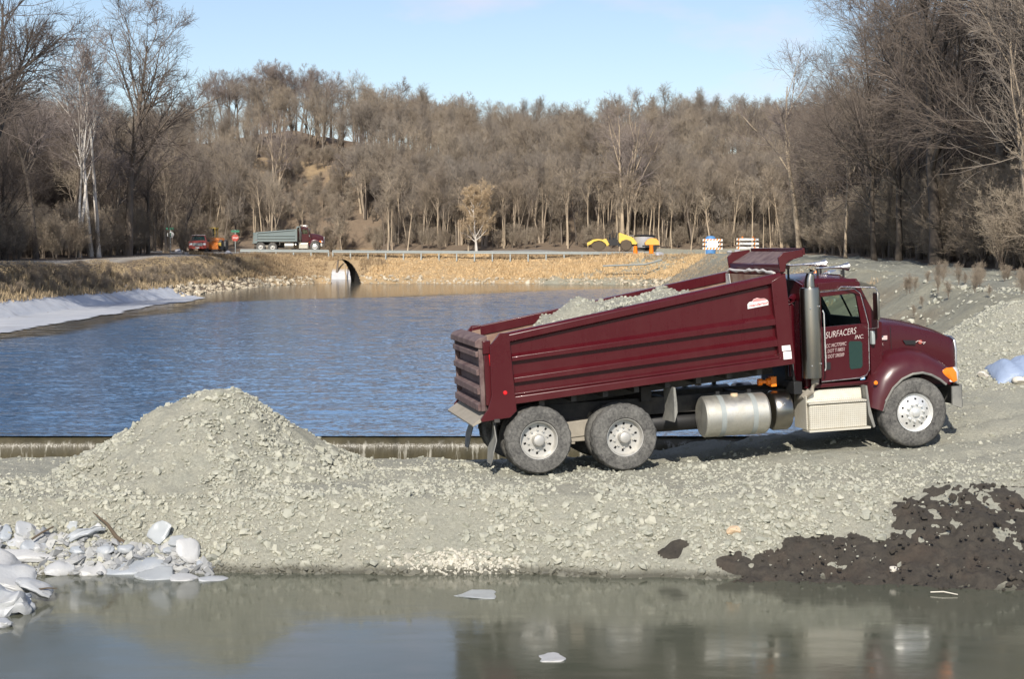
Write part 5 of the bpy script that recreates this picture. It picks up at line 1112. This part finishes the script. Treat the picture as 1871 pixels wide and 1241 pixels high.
grass('embankment_weeds', x[k], y[k], gh[k] * 1.15, (.20, .14, .085), (.46, .34, .20), seed=11, wd=.04)
n = 17000; y = rg.uniform(56, 168, n); q = rg.uniform(1.2, 4.0, n); x = lx_(y) - q
grass('bank_grass', x, y, rg.uniform(.2, .5, n) * np.interp(q, [2.4, 3.6], [1, .12]), (.22, .165, .10), (.50, .39, .24), seed=2, wd=.035, blades=6)
n = 16000; y = rg.uniform(34, 150, n); x = rg.uniform(6, 24, n); d = sdist(x, y); k = (d > .5) & (d < 4.6) & (fbm(x, y, 5, 17) > .06); x, y = x[k], y[k]
grass('slope_grass', x, y, rg.uniform(.10, .28, len(x)), (.22, .17, .11), (.42, .33, .22), seed=3, wd=.02, blades=6)
n = 60; y = rg.uniform(38, 50, n); x = 9.5 + (y - 38) * .24 + rg.uniform(0, 5, n); k = fbm(x, y, 2.5, 29) > -.05; x, y = x[k], y[k]; brush('dry_brush', np.stack([x, y, H(x, y) + .05], -1), rg.uniform(.05, .13, len(x)), 8)
# ---- riprap at the far shore and the right shore
n = 22000; x = rg.uniform(-30, 24, n); y = rg.uniform(118, 182, n); d = sdist(x, y); k = (d > -.35) & (d < 1.1 + (x < -10) * .3) & ((x < -12) & (y > 122) | (y > 155)) & (np.abs(x - culv_x(y)) > 1.7); x, y = x[k], y[k]
tag(rocks('riprap', np.stack([x, y, H(x, y)], -1), np.minimum(np.exp(rg.normal(-1.9, .42, len(x))), .38), M['riprap'], 31), kind='stuff')
n = 26000; x = rg.uniform(6, 30, n); y = rg.uniform(34, 110, n); d = sdist(x, y); k = (d > .2) & (d < 10) & (rg.uniform(0, 1, n) < .35 + fbm(x, y, 3, 19)); x, y = x[k], y[k]
tag(rocks('road_stones', np.stack([x, y, H(x, y)], -1), np.exp(rg.normal(-3.1, .4, len(x))), M['rock'], 32), kind='stuff')
simple('amber_paint', (.80, .38, .07), .5, 0, .12, 5)
# ---------------------------------------------------------------- ice along the left bank
t = NT('ice'); a = t.noise(.6, 6, .65, stretch=(1, .35, 1)); b = t.noise(8, 6, .7)
c = t.mix(t.ramp(a, [(.35, 0.), (.62, 1.)]), (.44, .47, .52), (.55, .57, .60)); c = t.mix(.35, c, t.ramp(b, [(.3, .8), (.7, 1.05)]), 'MULTIPLY'); c = t.mix(t.ramp(t.noise(1.1, 5, .6, stretch=(.22, 1, .22), dist=.6), [(.56, 0.), (.66, .7)]), c, (.30, .30, .31))
t.set(color=c, rough=.5); t.bump(t.noise(1.6, 6, .6, stretch=(1, .3, 1)), .5, .08); M['ice'] = t.m
ey = np.arange(50, 126, .14); ed = np.concatenate([np.arange(-5.2, 0, .26), np.arange(0, 2.31, .11)])
gy, gd = np.meshgrid(ey, ed); gx = lx_(gy) - gd
edge = np.interp(gy, [50, 64, 70, 78, 90, 105, 118, 125], [4.9, 4.9, 4.7, 4.7, 4.2, 3.7, 2.9, 1.2]) + fbm(gy, gy * 0, 5, 51) * .9
top = 1.62 + np.abs(((gy * .9 + 3 * vnoise(gy, gy * 0, 2.2, 54)) % 1.3) - .65) * .5 + .5 * vnoise(gy, gy * 0, .5, 55); top *= 1 - smoothstep(121, 126, gy)
gz = np.where(gd < 0, WU + .03 + .03 * smoothstep(-.6, 0, gd), H(gx, gy) + .07 + .05 * fbm(gx, gy, 1.1, 56))
gz = np.maximum(gz, WU + .03); ok = (gd > -edge) & (gd < top); n1, n0 = gy.shape[1], gy.shape[0]
i = np.arange(n0 - 1)[:, None] * n1 + np.arange(n1 - 1)[None, :]; F = np.stack([i, i + n1, i + n1 + 1, i + 1], -1).reshape(-1, 4); F = F[ok.ravel()[F].all(1)]; F = F[:, ::-1]
tag(np_obj('shore_ice', np.stack([gx, gy, gz], -1).reshape(-1, 3), F, M['ice'], smooth=True), kind='structure')
# ---------------------------------------------------------------- broken ice slabs piled at the left of the lower water
t = NT('ice_slab'); a = t.noise(3, 5, .6); oi = t.n('ShaderNodeObjectInfo'); c = t.mix(oi.outputs['Random'], (.46, .46, .45), (.30, .33, .36)); c = t.mix(t.ramp(a, [(.5, 0.), (.75, .5)]), c, (.46, .45, .41))
t.set(color=c, rough=.45); n1 = t.bump(t.noise(6, 6, .65), .5, .03); t.bump(t.noise(40, 5, .7), .3, .006, n1); M['ice_slab'] = t.m
rockmat('rubble', (.22, .23, .24), (.42, .42, .40), 5); simple('grey_ice', (.36, .38, .385), .35, 0, .15, 5, .3); simple('driftwood', (.10, .075, .05), .9, 0, .3, 9, .4); simple('mossy', (.14, .15, .07), .9, 0, .3, 9, .4)
import bmesh
def slab(px, py, w, h, label, thick=.10, rot=(0, 0, 0), mat='ice_slab', seed=0, lift=.0, Y=None, round_=.0, group='broken ice slabs on the left shore', name='ice_slab', cat='ice slab'):
    """irregular broken plate: w wide, h deep, with worn edges"""
    rg = np.random.default_rng(seed); p = hit(px, py) if Y is None else at(px, py, Y); n = int(rg.integers(5, 8)); w *= 1.28; h *= 1.2; th = np.sort(rg.uniform(0, 2 * math.pi, n)) * .45 + np.linspace(0, 2 * math.pi, n, endpoint=False) * .55 + rg.uniform(0, 1)
    rr = rg.uniform(.75, 1.1, n); bm = bmesh.new(); top = [bm.verts.new((math.cos(a) * r_ * w / 2, math.sin(a) * r_ * h / 2, thick / 2)) for a, r_ in zip(th, rr)]; bot = [bm.verts.new((v.co.x * rg.uniform(.9, 1.04), v.co.y * rg.uniform(.9, 1.04), -thick / 2)) for v in top]
    bm.faces.new(top); bm.faces.new(bot[::-1])
    for i in range(n): bm.faces.new((top[i], bot[i], bot[(i + 1) % n], top[(i + 1) % n]))
    w_ = 1; bmesh.ops.bevel(bm, geom=bm.edges[:], offset=thick * (.2 + round_), segments=2, affect='EDGES'); bmesh.ops.triangulate(bm, faces=bm.faces); bmesh.ops.subdivide_edges(bm, edges=[e for e in bm.edges if e.calc_length() > .08], cuts=2, use_grid_fill=True); bmesh.ops.triangulate(bm, faces=bm.faces)
    for _ in range(3): bmesh.ops.smooth_vert(bm, verts=bm.verts, factor=.5, use_axis_x=True, use_axis_y=True, use_axis_z=True)
    for v in bm.verts:
        q = v.co; v.co = q + Vector((fbm(q.x, q.y + q.z,   .12, seed, 4) * .06, fbm(q.y, q.z + 3,  .12, seed + 5, 4) * .06, float(fbm(q.x * 1., q.y, .22, seed + 9, 4)) * thick * .6))
    bmesh.ops.recalc_face_normals(bm, faces=bm.faces); me = bpy.data.meshes.new(name); bm.to_mesh(me); bm.free(); me.materials.append(M[mat]); me.polygons.foreach_set('use_smooth', [True] * len(me.polygons)); me.set_sharp_from_angle(angle=R(38))
    o = put(bpy.data.objects.new(name, me)); o.location = p + Vector((0, 0, lift)); o.rotation_euler = tuple(R(a) for a in rot); return tag(o, label, cat, group)
K = 4.4548
SL = [(45, 215, .17, .3, 'small upright ice chunk at the far left end of the ice pile', dict(rot=(55, 10, 20), thick=.12)),
 (235, 190, .36, .3, 'white ice block behind the thin dark stick in the ice pile', dict(rot=(48, 12, 10), thick=.14)),
 (165, 250, .24, .22, 'small ice block in front of the block by the thin dark stick', dict(rot=(35, 5, 0), thick=.12)),
 (130, 310, .22, .25, 'wedge of ice above the long low slab at the left', dict(rot=(45, -15, 30), thick=.12)),
 (300, 335, .40, .35, 'lumpy ice block between the wedge and the log shaped ice', dict(rot=(38, 8, 0), thick=.14)),
 (660, 275, .72, .2, 'long log shaped bar of snow white ice, left of the leaning branch', dict(rot=(15, -13, 5), thick=.16, round_=.15, lift=.07)),
 (790, 190, .18, .16, 'small white ice piece where the bar meets the leaning branch', dict(rot=(50, 0, 0), thick=.08, lift=.05)),
 (590, 190, .13, .24, 'thin grey sheet of ice standing upright at the top of the pile', dict(rot=(80, 6, 0), thick=.035, mat='grey_ice', lift=.1)),
 (1300, 265, .32, .36, 'tan grey plate of ice standing tilted against the gravel', dict(rot=(62, 4, -20), thick=.07, mat='grey_ice', lift=.12)),
 (1545, 430, .36, .36, 'smooth white rounded plate of ice leaning at the right of the pile', dict(rot=(58, 14, 15), thick=.10, round_=.1, lift=.12)),
 (1110, 500, .90, .62, 'largest flat ice plate in the middle of the pile', dict(rot=(22, -6, 8), thick=.12, lift=.03)),
 (745, 520, .44, .42, 'square ice plate left of the largest flat plate', dict(rot=(26, 4, -10), thick=.14, lift=.03)),
 (470, 510, .44, .42, 'rounded ice plate at the water, two left of the largest plate', dict(rot=(34, 6, 20), thick=.14, round_=.12, lift=.04)),
 (210, 430, .72, .35, 'long low ice slab sloping down to the right at the left', dict(rot=(26, 10, 0), thick=.12, lift=.06)),
 (870, 375, .32, .25, 'white ice lump behind the square plate', dict(rot=(25, 0, 0), thick=.14, round_=.15, lift=.05)),
 (1025, 375, .30, .22, 'wedge shaped ice lump at the foot of the leaning branch', dict(rot=(20, 18, 0), thick=.12, lift=.05)),
 (640, 370, .32, .22, 'dirty pitted ice lump under the long white bar', dict(rot=(20, 0, 0), thick=.12, round_=.15, lift=.04)),
 (1320, 555, .66, .5, 'grey wet ice plate at the water below the largest plate', dict(rot=(12, 0, 6), thick=.08, mat='grey_ice', lift=.02)),
 (1490, 572, .42, .3, 'thin white floe at the water edge right of the grey wet plate', dict(rot=(4, 0, 0), thick=.06)),
 (1730, 575, .40, .3, 'last thin floe at the right end of the ice pile', dict(rot=(3, 3, 20), thick=.05)),
 (1640, 475, .12, .14, 'small tilted ice shard above the last floe', dict(rot=(40, -30, 0), thick=.06, lift=.04)),
 (1700, 520, .18, .16, 'small crumbled ice piece beside the shard at the right of the pile', dict(rot=(20, 10, 0), thick=.09, lift=.02)),
 (1480, 300, .32, .24, 'grey flat piece of ice on the gravel behind the smooth white plate', dict(rot=(30, 6, 10), thick=.06, mat='grey_ice', lift=.04)),
 (1190, 350, .26, .2, 'dull grey ice scrap left of the standing tan plate', dict(rot=(30, 0, 10), thick=.06, mat='grey_ice', lift=.03)),
 (340, 360, .25, .25, 'small white ice piece tucked behind the rounded plate', dict(rot=(30, 20, 40), thick=.12, lift=.05)),
 (1395, 350, .24, .2, 'pale ice piece under the standing tan plate', dict(rot=(30, -10, 40), thick=.10, lift=.03))]
for k, (cx, cy, w, h, lb, kw) in enumerate(SL): slab(cx / K, 930 + cy / K, w, h, lb, seed=100 + k, **kw)
q = np.random.default_rng(9); pk = []
for _ in range(520):
    u, v = q.uniform(-10, 385), q.uniform(0, 1); yt = np.interp(u, [0, 60, 180, 300, 385], [965, 972, 985, 1005, 1035]); pk.append(tuple(hit(u, yt + (1052 - yt) * v)))
tag(rocks('ice_rubble', np.array(pk), np.minimum(np.exp(q.normal(-2.75, .4, 520)), .12), M['rubble'], 41, flat=.5), kind='stuff')
# larger shelves of ice at the left edge, standing in the water
for k, (px, py, Y, w, h, th, rot, lb) in enumerate(((4, 1040, 20.3, .75, .9, .22, (14, 14, 10), 'thick tilted ice shelf at the left edge behind the rounded one'), (16, 1060, 19.9, .6, .8, .16, (12, 18, -20), 'grey shaded ice shelf sloping right at the left edge'),
        (64, 1068, 19.7, .48, .55, .13, (8, 20, 25), 'pointed ice slab sticking out over the water at the left'), (10, 1103, 19.1, .62, .8, .34, (8, 10, 0), 'big rounded ice mass nearest the camera at the left edge'),
        (47, 1092, 19.3, .22, .25, .10, (10, 10, 0), 'small ice lump at the tip of the rounded ice mass'), (2, 1142, 18.3, .30, .35, .12, (5, 10, 0), 'low dirty ice lump at the lower left edge'))):
    slab(px, py, w, h, lb, thick=th, rot=rot, seed=140 + k, Y=Y, round_=.12)
slab(893, 1088, .80, .55, 'grey thin ice floe lying flat in front of the white gravel', thick=.025, rot=(0, 0, 0), seed=160, mat='grey_ice', group=None)
slab(1010, 1205, .28, .34, 'small white ice floe alone on the lower water', thick=.03, rot=(0, 0, 0), seed=161, group=None)
def stick(name, pts, r, label, mat='driftwood'):
    o = MB().tube(pts, r, 7).obj(name, mat, None); tag(o, label, 'branch'); return o
a, b = hit(241, 1006), hit(241, 1006); p0 = at(170, 937, a.y + .25)
stick('branch', [p0, p0.lerp(a, .3) + Vector((.03, 0, .0)), p0.lerp(a, .6) + Vector((0, 0, -.03)), a + Vector((0, 0, .02))], [.008, .022, .03, .03], 'dark crooked branch leaning out of the ice pile against the gravel')
a = at(58, 986, 21.5); b = at(98, 963, 21.7); stick('branch', [a, a.lerp(b, .5) + Vector((0, 0, .01)), b], [.016, .015, .012], 'thin straight dark stick lying across the left of the ice pile')
a = at(68, 1078, 19.5); b = at(104, 1076, 19.6); stick('branch', [a, a.lerp(b, .5) + Vector((0, 0, .012)), b], [.012, .01, .006], 'short dark twig poking from the pointed ice slab over the water')
slab(323, 1024, .16, .10, 'mossy green chunk wedged in the ice pile', thick=.09, rot=(40, -30, 0), seed=170, mat='mossy', lift=.06, group=None, name='wood_chunk', cat='wood chunk')
a = at(1700, 1090, 20.0); a.z = .03; b = at(1750, 1094, 19.9); b.z = .02
stick('branch', [a, a.lerp(b, .5) + Vector((0, .03, .015)), b], [.008, .008, .006], 'thin pale twig at the water edge below the largest mud heap', 'pale_stone')
# ---- blue tarp at the right edge
t = NT('tarp_blue'); a = t.noise(2.2, 5, .6, stretch=(1, 1, 1)); t.set(color=t.mix(a, (.20, .26, .38), (.33, .40, .53)), rough=.45); t.bump(t.noise(4, 5, .6, dist=1.5), .5, .05); M['tarp_blue'] = t.m
c0 = at(1862, 700, 28.6); gu, gv = np.meshgrid(np.linspace(-.55, 1.2, 50), np.linspace(-.45, .45, 26)); X_ = c0.x + gu; Y_ = c0.y + gv + gu * .15
hh = .25 * np.sqrt(np.clip(1 - (gv / .45) ** 2, 0, 1)) * np.clip((gu + .55) / .22, 0, 1) ** .5 + .03 * np.sin(gu * 14 + gv * 5) + .05 * fbm(gu, gv, .5, 95)
Z_ = H(X_, Y_) - .03 + np.maximum(hh, .0); n1, n0 = gu.shape[1], gu.shape[0]; i = np.arange(n0 - 1)[:, None] * n1 + np.arange(n1 - 1)[None, :]
o = np_obj('tarp', np.stack([X_, Y_, Z_], -1).reshape(-1, 3), np.stack([i, i + 1, i + n1 + 1, i + n1], -1).reshape(-1, 4), M['tarp_blue'], smooth=True); sm = o.modifiers.new('thickness', 'SOLIDIFY'); sm.thickness = .01
tag(o, 'pale blue plastic tarp lying over the gravel at the right edge', 'tarp')

# ---------------------------------------------------------------- the far road
def ground(x, y): return float(H(x, y))
far_truck = make_dump_truck((-27.35, 180.6, ground(-27.3, 179) + .04), (0, 0, R(5)), 'grey bodied dump truck with maroon cab standing on the far road behind the guardrail', box_mat='grey_box_paint', detailed=False)
for c in far_truck.children:
    if c.name.startswith('dump_body'):
        piv = Vector((-1.95, 0, 1.1)); c.matrix_local = Matrix.Translation(piv) @ Matrix.Rotation(R(4.2), 4, 'Y') @ Matrix.Translation(-piv)
def beam(name, pts, parent=None, mat='galv'):
    """W-beam rail following the points (top edge)"""
    prof = [(0, .155), (.04, .125), (.04, .07), (-.01, .02), (-.01, -.02), (.04, -.07), (.04, -.125), (0, -.155)]
    rings = [[(p[0], p[1] - u, p[2] + w) for u, w in prof] + [(p[0], p[1] - u + .012, p[2] + w) for u, w in reversed(prof)] for p in pts]
    return MB().loft(rings).obj(name, mat, parent)
def rail_line(pxa, pxb, Ya, Yb, za, zb, label):
    A, B = at(pxa, 457, Ya), at(pxb, 457, Yb); root = empty('guardrail', (A.x, A.y, ground(A.x, A.y)), label=label, cat='guardrail'); O = Vector(root.location)
    n = max(2, int((B.x - A.x) / 1.9)); pts = [(A.x + (B.x - A.x) * k / n - O.x, A.y + (B.y - A.y) * k / n - O.y, za + (zb - za) * k / n - O.z) for k in range(n + 1)]
    beam('rail', pts, root)
    pm = None
    for k in range(n + 1):
        x, y, z = pts[k]; g = ground(x + O.x, y + O.y) - O.z
        if pm is None: q = MB().box(-.07, .07, .02, .16, -1.0, .12).box(-.05, .05, -.02, .02, -.1, .1); pm = q.obj('post', 'galv', root); pm.location = (x, y, z)
        else: c = pm.copy(); COL.objects.link(c); c.parent = root; c.location = (x, y, z)
    return root
rail_line(440, 600, 177.6, 178.0, 4.38, 4.30, 'left length of galvanised guardrail in front of the grey dump truck')
rail_line(608, 1196, 178.0, 175.0, 4.27, 4.05, 'long galvanised guardrail along the road on the far bank')
def sign(px, Y, h, parts, label, name='street_sign'):
    p = at(px, 457, Y); g = ground(p.x, p.y); r_ = empty(name, (p.x, Y, g), label=label, cat='sign'); MB().box(-.035, .035, -.02, .02, -.3, h).obj('post', 'galv', r_)
    for nm, mt, sh in parts: sh(MB()).obj(nm, mt, r_)
    return r_
def octa(r, z, y0=-.03, y1=-.022): return [(r * math.cos(R(22.5 + 45 * k)), z + r * math.sin(R(22.5 + 45 * k))) for k in range(8)]
st = sign(430, 172, 2.5, [('sign_face', 'red_paint', lambda m: m.prism(octa(.40, 1.62), -.03, -.022)), ('street_name_blade', 'green_sign', lambda m: m.box(-.42, .46, -.035, -.02, 2.22, 2.44))], 'red stop sign with a green street name sign above it on the far road')
text('STOP', -.27, -.033, 1.53, .24, 'white_plastic', st, bold=.004)
s2 = sign(312, 165, 2.5, [('sign_face', 'white_plastic', lambda m: m.lathe([(0, -.03), (.36, -.03), (.36, -.022), (0, -.022)], (0, 0, 1.75), 'y', 24)), ('street_name_blade', 'green_sign', lambda m: m.box(-.45, .35, -.035, -.02, 2.28, 2.50))], 'round white sign with a green blade above it left of the red pickup')
MB().box(-.05, .05, -.036, -.031, 1.55, 1.95).obj('sign_mark', 'green_sign', s2)
# ---- red pickup seen from the front
def pickup():
    p = at(361, 457, 172); g = ground(p.x, p.y); r_ = empty('pickup_truck', (p.x, 172, g), (0, 0, R(8)), 1.0, 'red pickup truck parked facing the camera on the path at the far left', 'pickup truck')
    # local: x to the right, front toward -y
    def sec(y, w, zb, zt, r=.08): return [(-w, y, zb), (w, y, zb), (w, y, zt - r), (w - r, y, zt), (-w + r, y, zt), (-w, y, zt - r)]
    b = MB().loft([sec(-.0, .92, .55, 1.12), sec(.12, .97, .5, 1.2), (sec(1.35, .99, .5, 1.27)), sec(3.0, .99, .5, 1.27), sec(5.3, .98, .55, 1.25)]).obj('body', 'red_paint', r_, .01)
    MB().loft([sec(1.30, .90, 1.2, 1.3), sec(1.95, .74, 1.2, 1.88, .1), sec(3.0, .74, 1.2, 1.9, .1), sec(3.4, .86, 1.2, 1.3)]).obj('cab', 'red_paint', b, .01)
    MB().add([(-.78, 1.33, 1.33), (.78, 1.33, 1.33), (.64, 1.87, 1.83), (-.64, 1.87, 1.83)], [(0, 1, 2, 3)]).obj('windshield', 'dglass', b)
    MB().box(-.72, .72, 1.85, 2.0, 1.90, 1.96).obj('roof_glare_bar', 'white_plastic', b)  # white bar put in for the pale glare along the top of the cab
    MB().box(-.52, .52, -.03, .02, .72, 1.05).obj('grille', 'galv', b)
    for s in (-1, 1): MB().box(s * .72 - .16, s * .72 + .16, -.025, .03, .82, 1.03).obj('headlight', 'lens', b)
    MB().box(-.95, .95, -.14, .0, .42, .66).obj('bumper', 'red_paint', r_, .02); MB().box(-.2, .2, -.155, -.14, .47, .6).obj('plate', 'white_plastic', r_)
    for s in (-1, 1):
        for y in (.9, 4.3):
            w_ = MB().lathe([(.2, -.12), (.36, -.12), (.385, -.06), (.385, .06), (.36, .12), (.2, .12), (.2, -.12)], (s * .84, y, .38), 'x', 24).obj('wheel', 'rubber', r_)
        MB().box(s * 1.12 - .12, s * 1.12 + .12, 1.5, 1.56, 1.2, 1.42).obj('mirror', 'black', b)
pickup()
def loader():
    p = at(383, 457, 178); g = ground(p.x, p.y); r_ = empty('wheel_loader', (p.x, 178, g), (0, 0, R(-5)), 1.0, 'orange wheel loader with yellow cab frame behind the red pickup', 'wheel loader')
    b = MB().prism([(-.9, .7), (.9, .7), (.95, 1.3), (.6, 1.55), (-.6, 1.55), (-.95, 1.3)], .6, 3.6, 'y').obj('body', 'orange_paint', r_, .02)
    m = MB()
    for x in (-.95, .25): 
        for y in (1.4, 2.5): m.box(x - .05, x + .05, y - .05, y + .05, 1.4, 2.62)
    m.box(-1.05, .35, 1.3, 2.6, 2.6, 2.72); c = m.obj('cab_frame', 'yellow_paint', r_); MB().box(-.88, .18, 1.46, 2.44, 1.5, 2.58).obj('cab_glass', 'dglass', r_)
    m = MB().prism([(-.2, .25), (-.25, .75), (.05, 1.0), (.12, .95), (-.05, .7), (.25, .3), (.75, .25), (.75, .2)], -1.1, 1.1, 'x'); m.v = [(x, y - 0.3, z) for x, y, z in m.v]; m.obj('bucket', 'orange_paint', r_, .01)
    MB().box(.55, 1.25, .1, .5, .62, 1.0).obj('lamp_panel', 'yellow_paint', r_, .02)
    MB().box(-.1, .1, .0, 1.0, .6, .75).obj('lift_arm', 'orange_paint', r_)
    for s in (-1, 1):
        for y in (1.1, 3.1): MB().lathe([(.0, -.2), (.3, -.2), (.6, -.22), (.68, -.12), (.68, .12), (.6, .22), (.3, .2), (0, .2)], (s * .95, y, .68), 'x', 26).obj('wheel', 'rubber', r_)
loader()
# ---- yellow roller
def roller():
    p = at(1118, 457, 180.5); g = ground(p.x, p.y); r_ = empty('road_roller', (p.x, 180.5, g + .1), (0, 0, R(-4)), 1.12, 'yellow soil roller with black operator station parked behind the guardrail', 'road roller')
    MB().lathe([(0, -1.0), (.70, -1.0), (.72, -.97), (.72, .97), (.70, 1.0), (0, 1.0)], (-1.35, 0, .72), 'y', 36).obj('drum', 'driftwood', r_)
    m = MB()
    for s in (-1, 1): m.prism([(-2.45, .55), (-2.45, .85), (-1.9, 1.15), (-1.35, 1.22), (-.95, 1.15), (-.6, 1.25), (-.25, .65), (-.5, .5), (-.65, .75), (-1.0, 1.0), (-1.35, 1.05), (-1.8, .95), (-2.1, .7)], s * 1.06, s * 1.12)
    m.box(-2.5, -2.38, -1.1, 1.1, .5, .85); m.box(-.55, -.35, -1.1, 1.1, .5, .85); m.obj('drum_frame', 'yellow_paint', r_, .01)
    m = MB().box(-.35, .62, -.7, .7, .55, 1.15); m.box(.0, .5, -.35, .35, 1.15, 1.35); m.prism([(.35, 1.2), (.5, 1.2), (.58, 1.85), (.45, 1.85)], -.3, .3); m.prism([(-.25, 1.15), (-.05, 1.15), (-.15, 1.75), (-.28, 1.72)], -.25, .25)
    m.tube([(-.1, 0, 1.7), (.0, 0, 1.85)], .03, 6)
    for s in (-1, 1): m.tube([(-.3, s * .65, 1.1), (-.25, s * .65, 1.6), (-.45, s * .65, 1.65)], .03, 6); m.tube([(.15, s * .6, 1.1), (.05, s * .6, 2.1)], .04, 6)
    m.obj('operator_station', 'black', r_, .01)
    m = MB().prism([(.68, .95), (.68, 1.78), (.8, 1.84), (2.0, 1.42), (2.2, 1.28), (2.6, .75), (2.45, .62), (2.1, .65), (2.05, .65), (1.95, .95), (1.45, 1.12), (1.0, .98), (.85, .7)], -.9, .9); m.obj('engine_hood', 'yellow_paint', r_, .04)
    for s in (-1, 1): w_ = MB().lathe([(0, -.2), (.30, -.22), (.50, -.22), (.58, -.12), (.58, .12), (.50, .22), (.30, .22), (0, .2)], (1.45, s * .86, .56), 'y', 30).obj('wheel', 'driftwood', r_)
    MB().box(.6, 2.4, -.7, .7, .45, .8).obj('chassis', 'black', r_)
roller()
p = at(1177, 457, 181); g = ground(p.x, p.y); r_ = empty('water_tank', (p.x, 181, g), label='grey round tank with a dark lid behind the end of the guardrail', cat='tank'); MB().lathe([(0, .35), (1.12, .35), (1.15, .4), (1.15, 1.62), (1.1, 1.66)], (0, 0, 0), 'z', 40).obj('barrel', 'tank_grey', r_)
MB().lathe([(1.22, 1.64), (1.24, 1.72), (1.1, 1.80), (0, 1.86)], (0, 0, 0), 'z', 40).obj('lid', 'black', r_); MB().tube([(-1.1, -.2, 1.72), (-2.3, -.2, 1.66)], .035, 6).obj('pipe', 'galv', r_); MB().box(-1.0, 1.0, -.8, .8, .02, .35).obj('skid', 'black', r_)
p = at(1192, 457, 178.5); g = ground(p.x, p.y); r_ = empty('compressor', (p.x, 178.5, g), label='orange domed compressor on wheels beside the grey tank', cat='compressor')
MB().loft([[(-.85, y * .9, .70), (-.88, y, .95), (-.6, y * .95, 1.30), (-.2, y * .85, 1.5), (.35, y * .85, 1.45), (.68, y * .95, 1.15), (.75, y, .70)] for y in (-.6, -.5, .5, .6)]).obj('housing', 'amber_paint', r_, .04)
for s in (-1, 1): MB().lathe([(0, -.09), (.3, -.09), (.34, 0), (.3, .09), (0, .09)], (.1, s * .68, .34), 'y', 20).obj('wheel', 'black', r_)
m = MB().box(-1.1, .8, -.5, .5, .5, .68); m.tube([(.8, 0, .55), (1.6, 0, .4)], .05, 6); m.obj('chassis', 'black', r_)
def barrel(px, Y, label):
    p = at(px, 457, Y); g = ground(p.x, p.y); r_ = empty('traffic_barrel', (p.x, Y, g), label=label, cat='traffic barrel'); b = MB().lathe([(.30, 0), (.30, .06), (.26, .08), (.25, .45), (.22, .47), (.21, .95), (.0, 1.0)], (0, 0, 0), 'z', 20).obj('drum', 'orange_lamp', r_)
    MB().lathe([(.253, .2), (.252, .33)], (0, 0, 0), 'z', 20).obj('reflective_band', 'white_plastic', b)
barrel(1190, 174.2, 'orange traffic barrel at the right end of the long guardrail'); barrel(1161, 174.5, 'faded orange traffic barrel second from the end of the guardrail')
def barricade(px, Y, label, blue, w=1.9):
    p = at(px, 457, Y); g = ground(p.x, p.y); r_ = empty('barricade', (p.x, Y, g), (0, 0, R(-6)), label=label, cat='barricade')
    for k in range(3):
        z = .42 + k * .40; bd = MB().box(-w / 2, w / 2, -.02, .02, z, z + .21).obj('board', 'white_plastic', r_)
        q = MB()
        for j in range(6 if blue else 2): x = -w / 2 + .06 + j * (w - .12) / 6 * (1 if blue else 4.6); q.prism([(x, z), (x + .14, z), (x + .24, z + .21), (x + .10, z + .21)], -.026, -.021)
        q.obj('stripes', 'orange_lamp', bd)
    for s in (-1, 1):
        MB().box(s * w * .36 - .03, s * w * .36 + .03, -.01 + .03, .07, 0, 1.45).obj('upright', 'galv', r_); MB().box(s * w * .36 - .03, s * w * .36 + .03, -.7, .7, -.03, .03).obj('foot', 'galv', r_)
    if blue: MB().box(-.52, .50, -.045, -.03, .62, 1.28).obj('sign_panel', 'white_plastic', r_)
    else:
        for x in (-.5, .5): MB().lathe([(0, -.03), (.08, -.03), (.08, .03), (0, .03)], (x, .02, 1.53), 'y', 14).obj('warning_lamp', 'orange_lamp', r_)
barricade(1302, 152, 'striped road barricade with a white panel, in front of the blue tank', True); barricade(1366, 150, 'plain white boarded barricade just left of the raised cab shield', False, 2.1)
p = at(1298, 457, 154.5); g = ground(p.x, p.y); b = MB().lathe([(0, 1.88), (.3, 1.84), (.48, 1.7), (.52, 1.5), (.52, .1), (0, .05)], (0, 0, 0), 'z', 28).obj('barrel', 'blue_plastic', None); b.location = (p.x, 154.5, g); tag(b, 'blue plastic tank showing above the striped barricade', 'tank')
for k, (px, py, s_, lb) in enumerate(((1334, 466, .35, 'grey boulder between the two barricades'), (1347, 468, .4, 'grey boulder left of the plain barricade'), (325, 463, .5, 'dark boulder at the path edge left of the pickup'), (417, 461, .5, 'grey boulder right of the orange loader'), (1205, 462, .5, 'dark boulder right of the orange compressor'), (333, 452, .25, 'round white stone left of the pickup'))):
    Y = 150 if px > 1300 else 168 if px < 500 else 172; p = at(px, 457, Y); me_ = single_rock('boulder', 1632, 1047, s_, M['pale_stone'] if 'white' in lb else M['tank_grey'], lb, 'boulder', seed=200 + k); me_.location = (p.x, Y, ground(p.x, Y) + s_ * .3)
a, b = at(1102, 486, 168.9), at(1180, 483, 166.5); m = MB().tube([a, a.lerp(b, .6), b, b + Vector((1.8, 1.2, .45))], .09, 8).obj('pipe', 'galv', None); tag(m, 'thin grey pipe lying on the dry grass of the far bank', 'pipe')
for v in m.data.vertices: v.co.z = max(v.co.z, ground(v.co.x, v.co.y) + .12 if False else v.co.z)
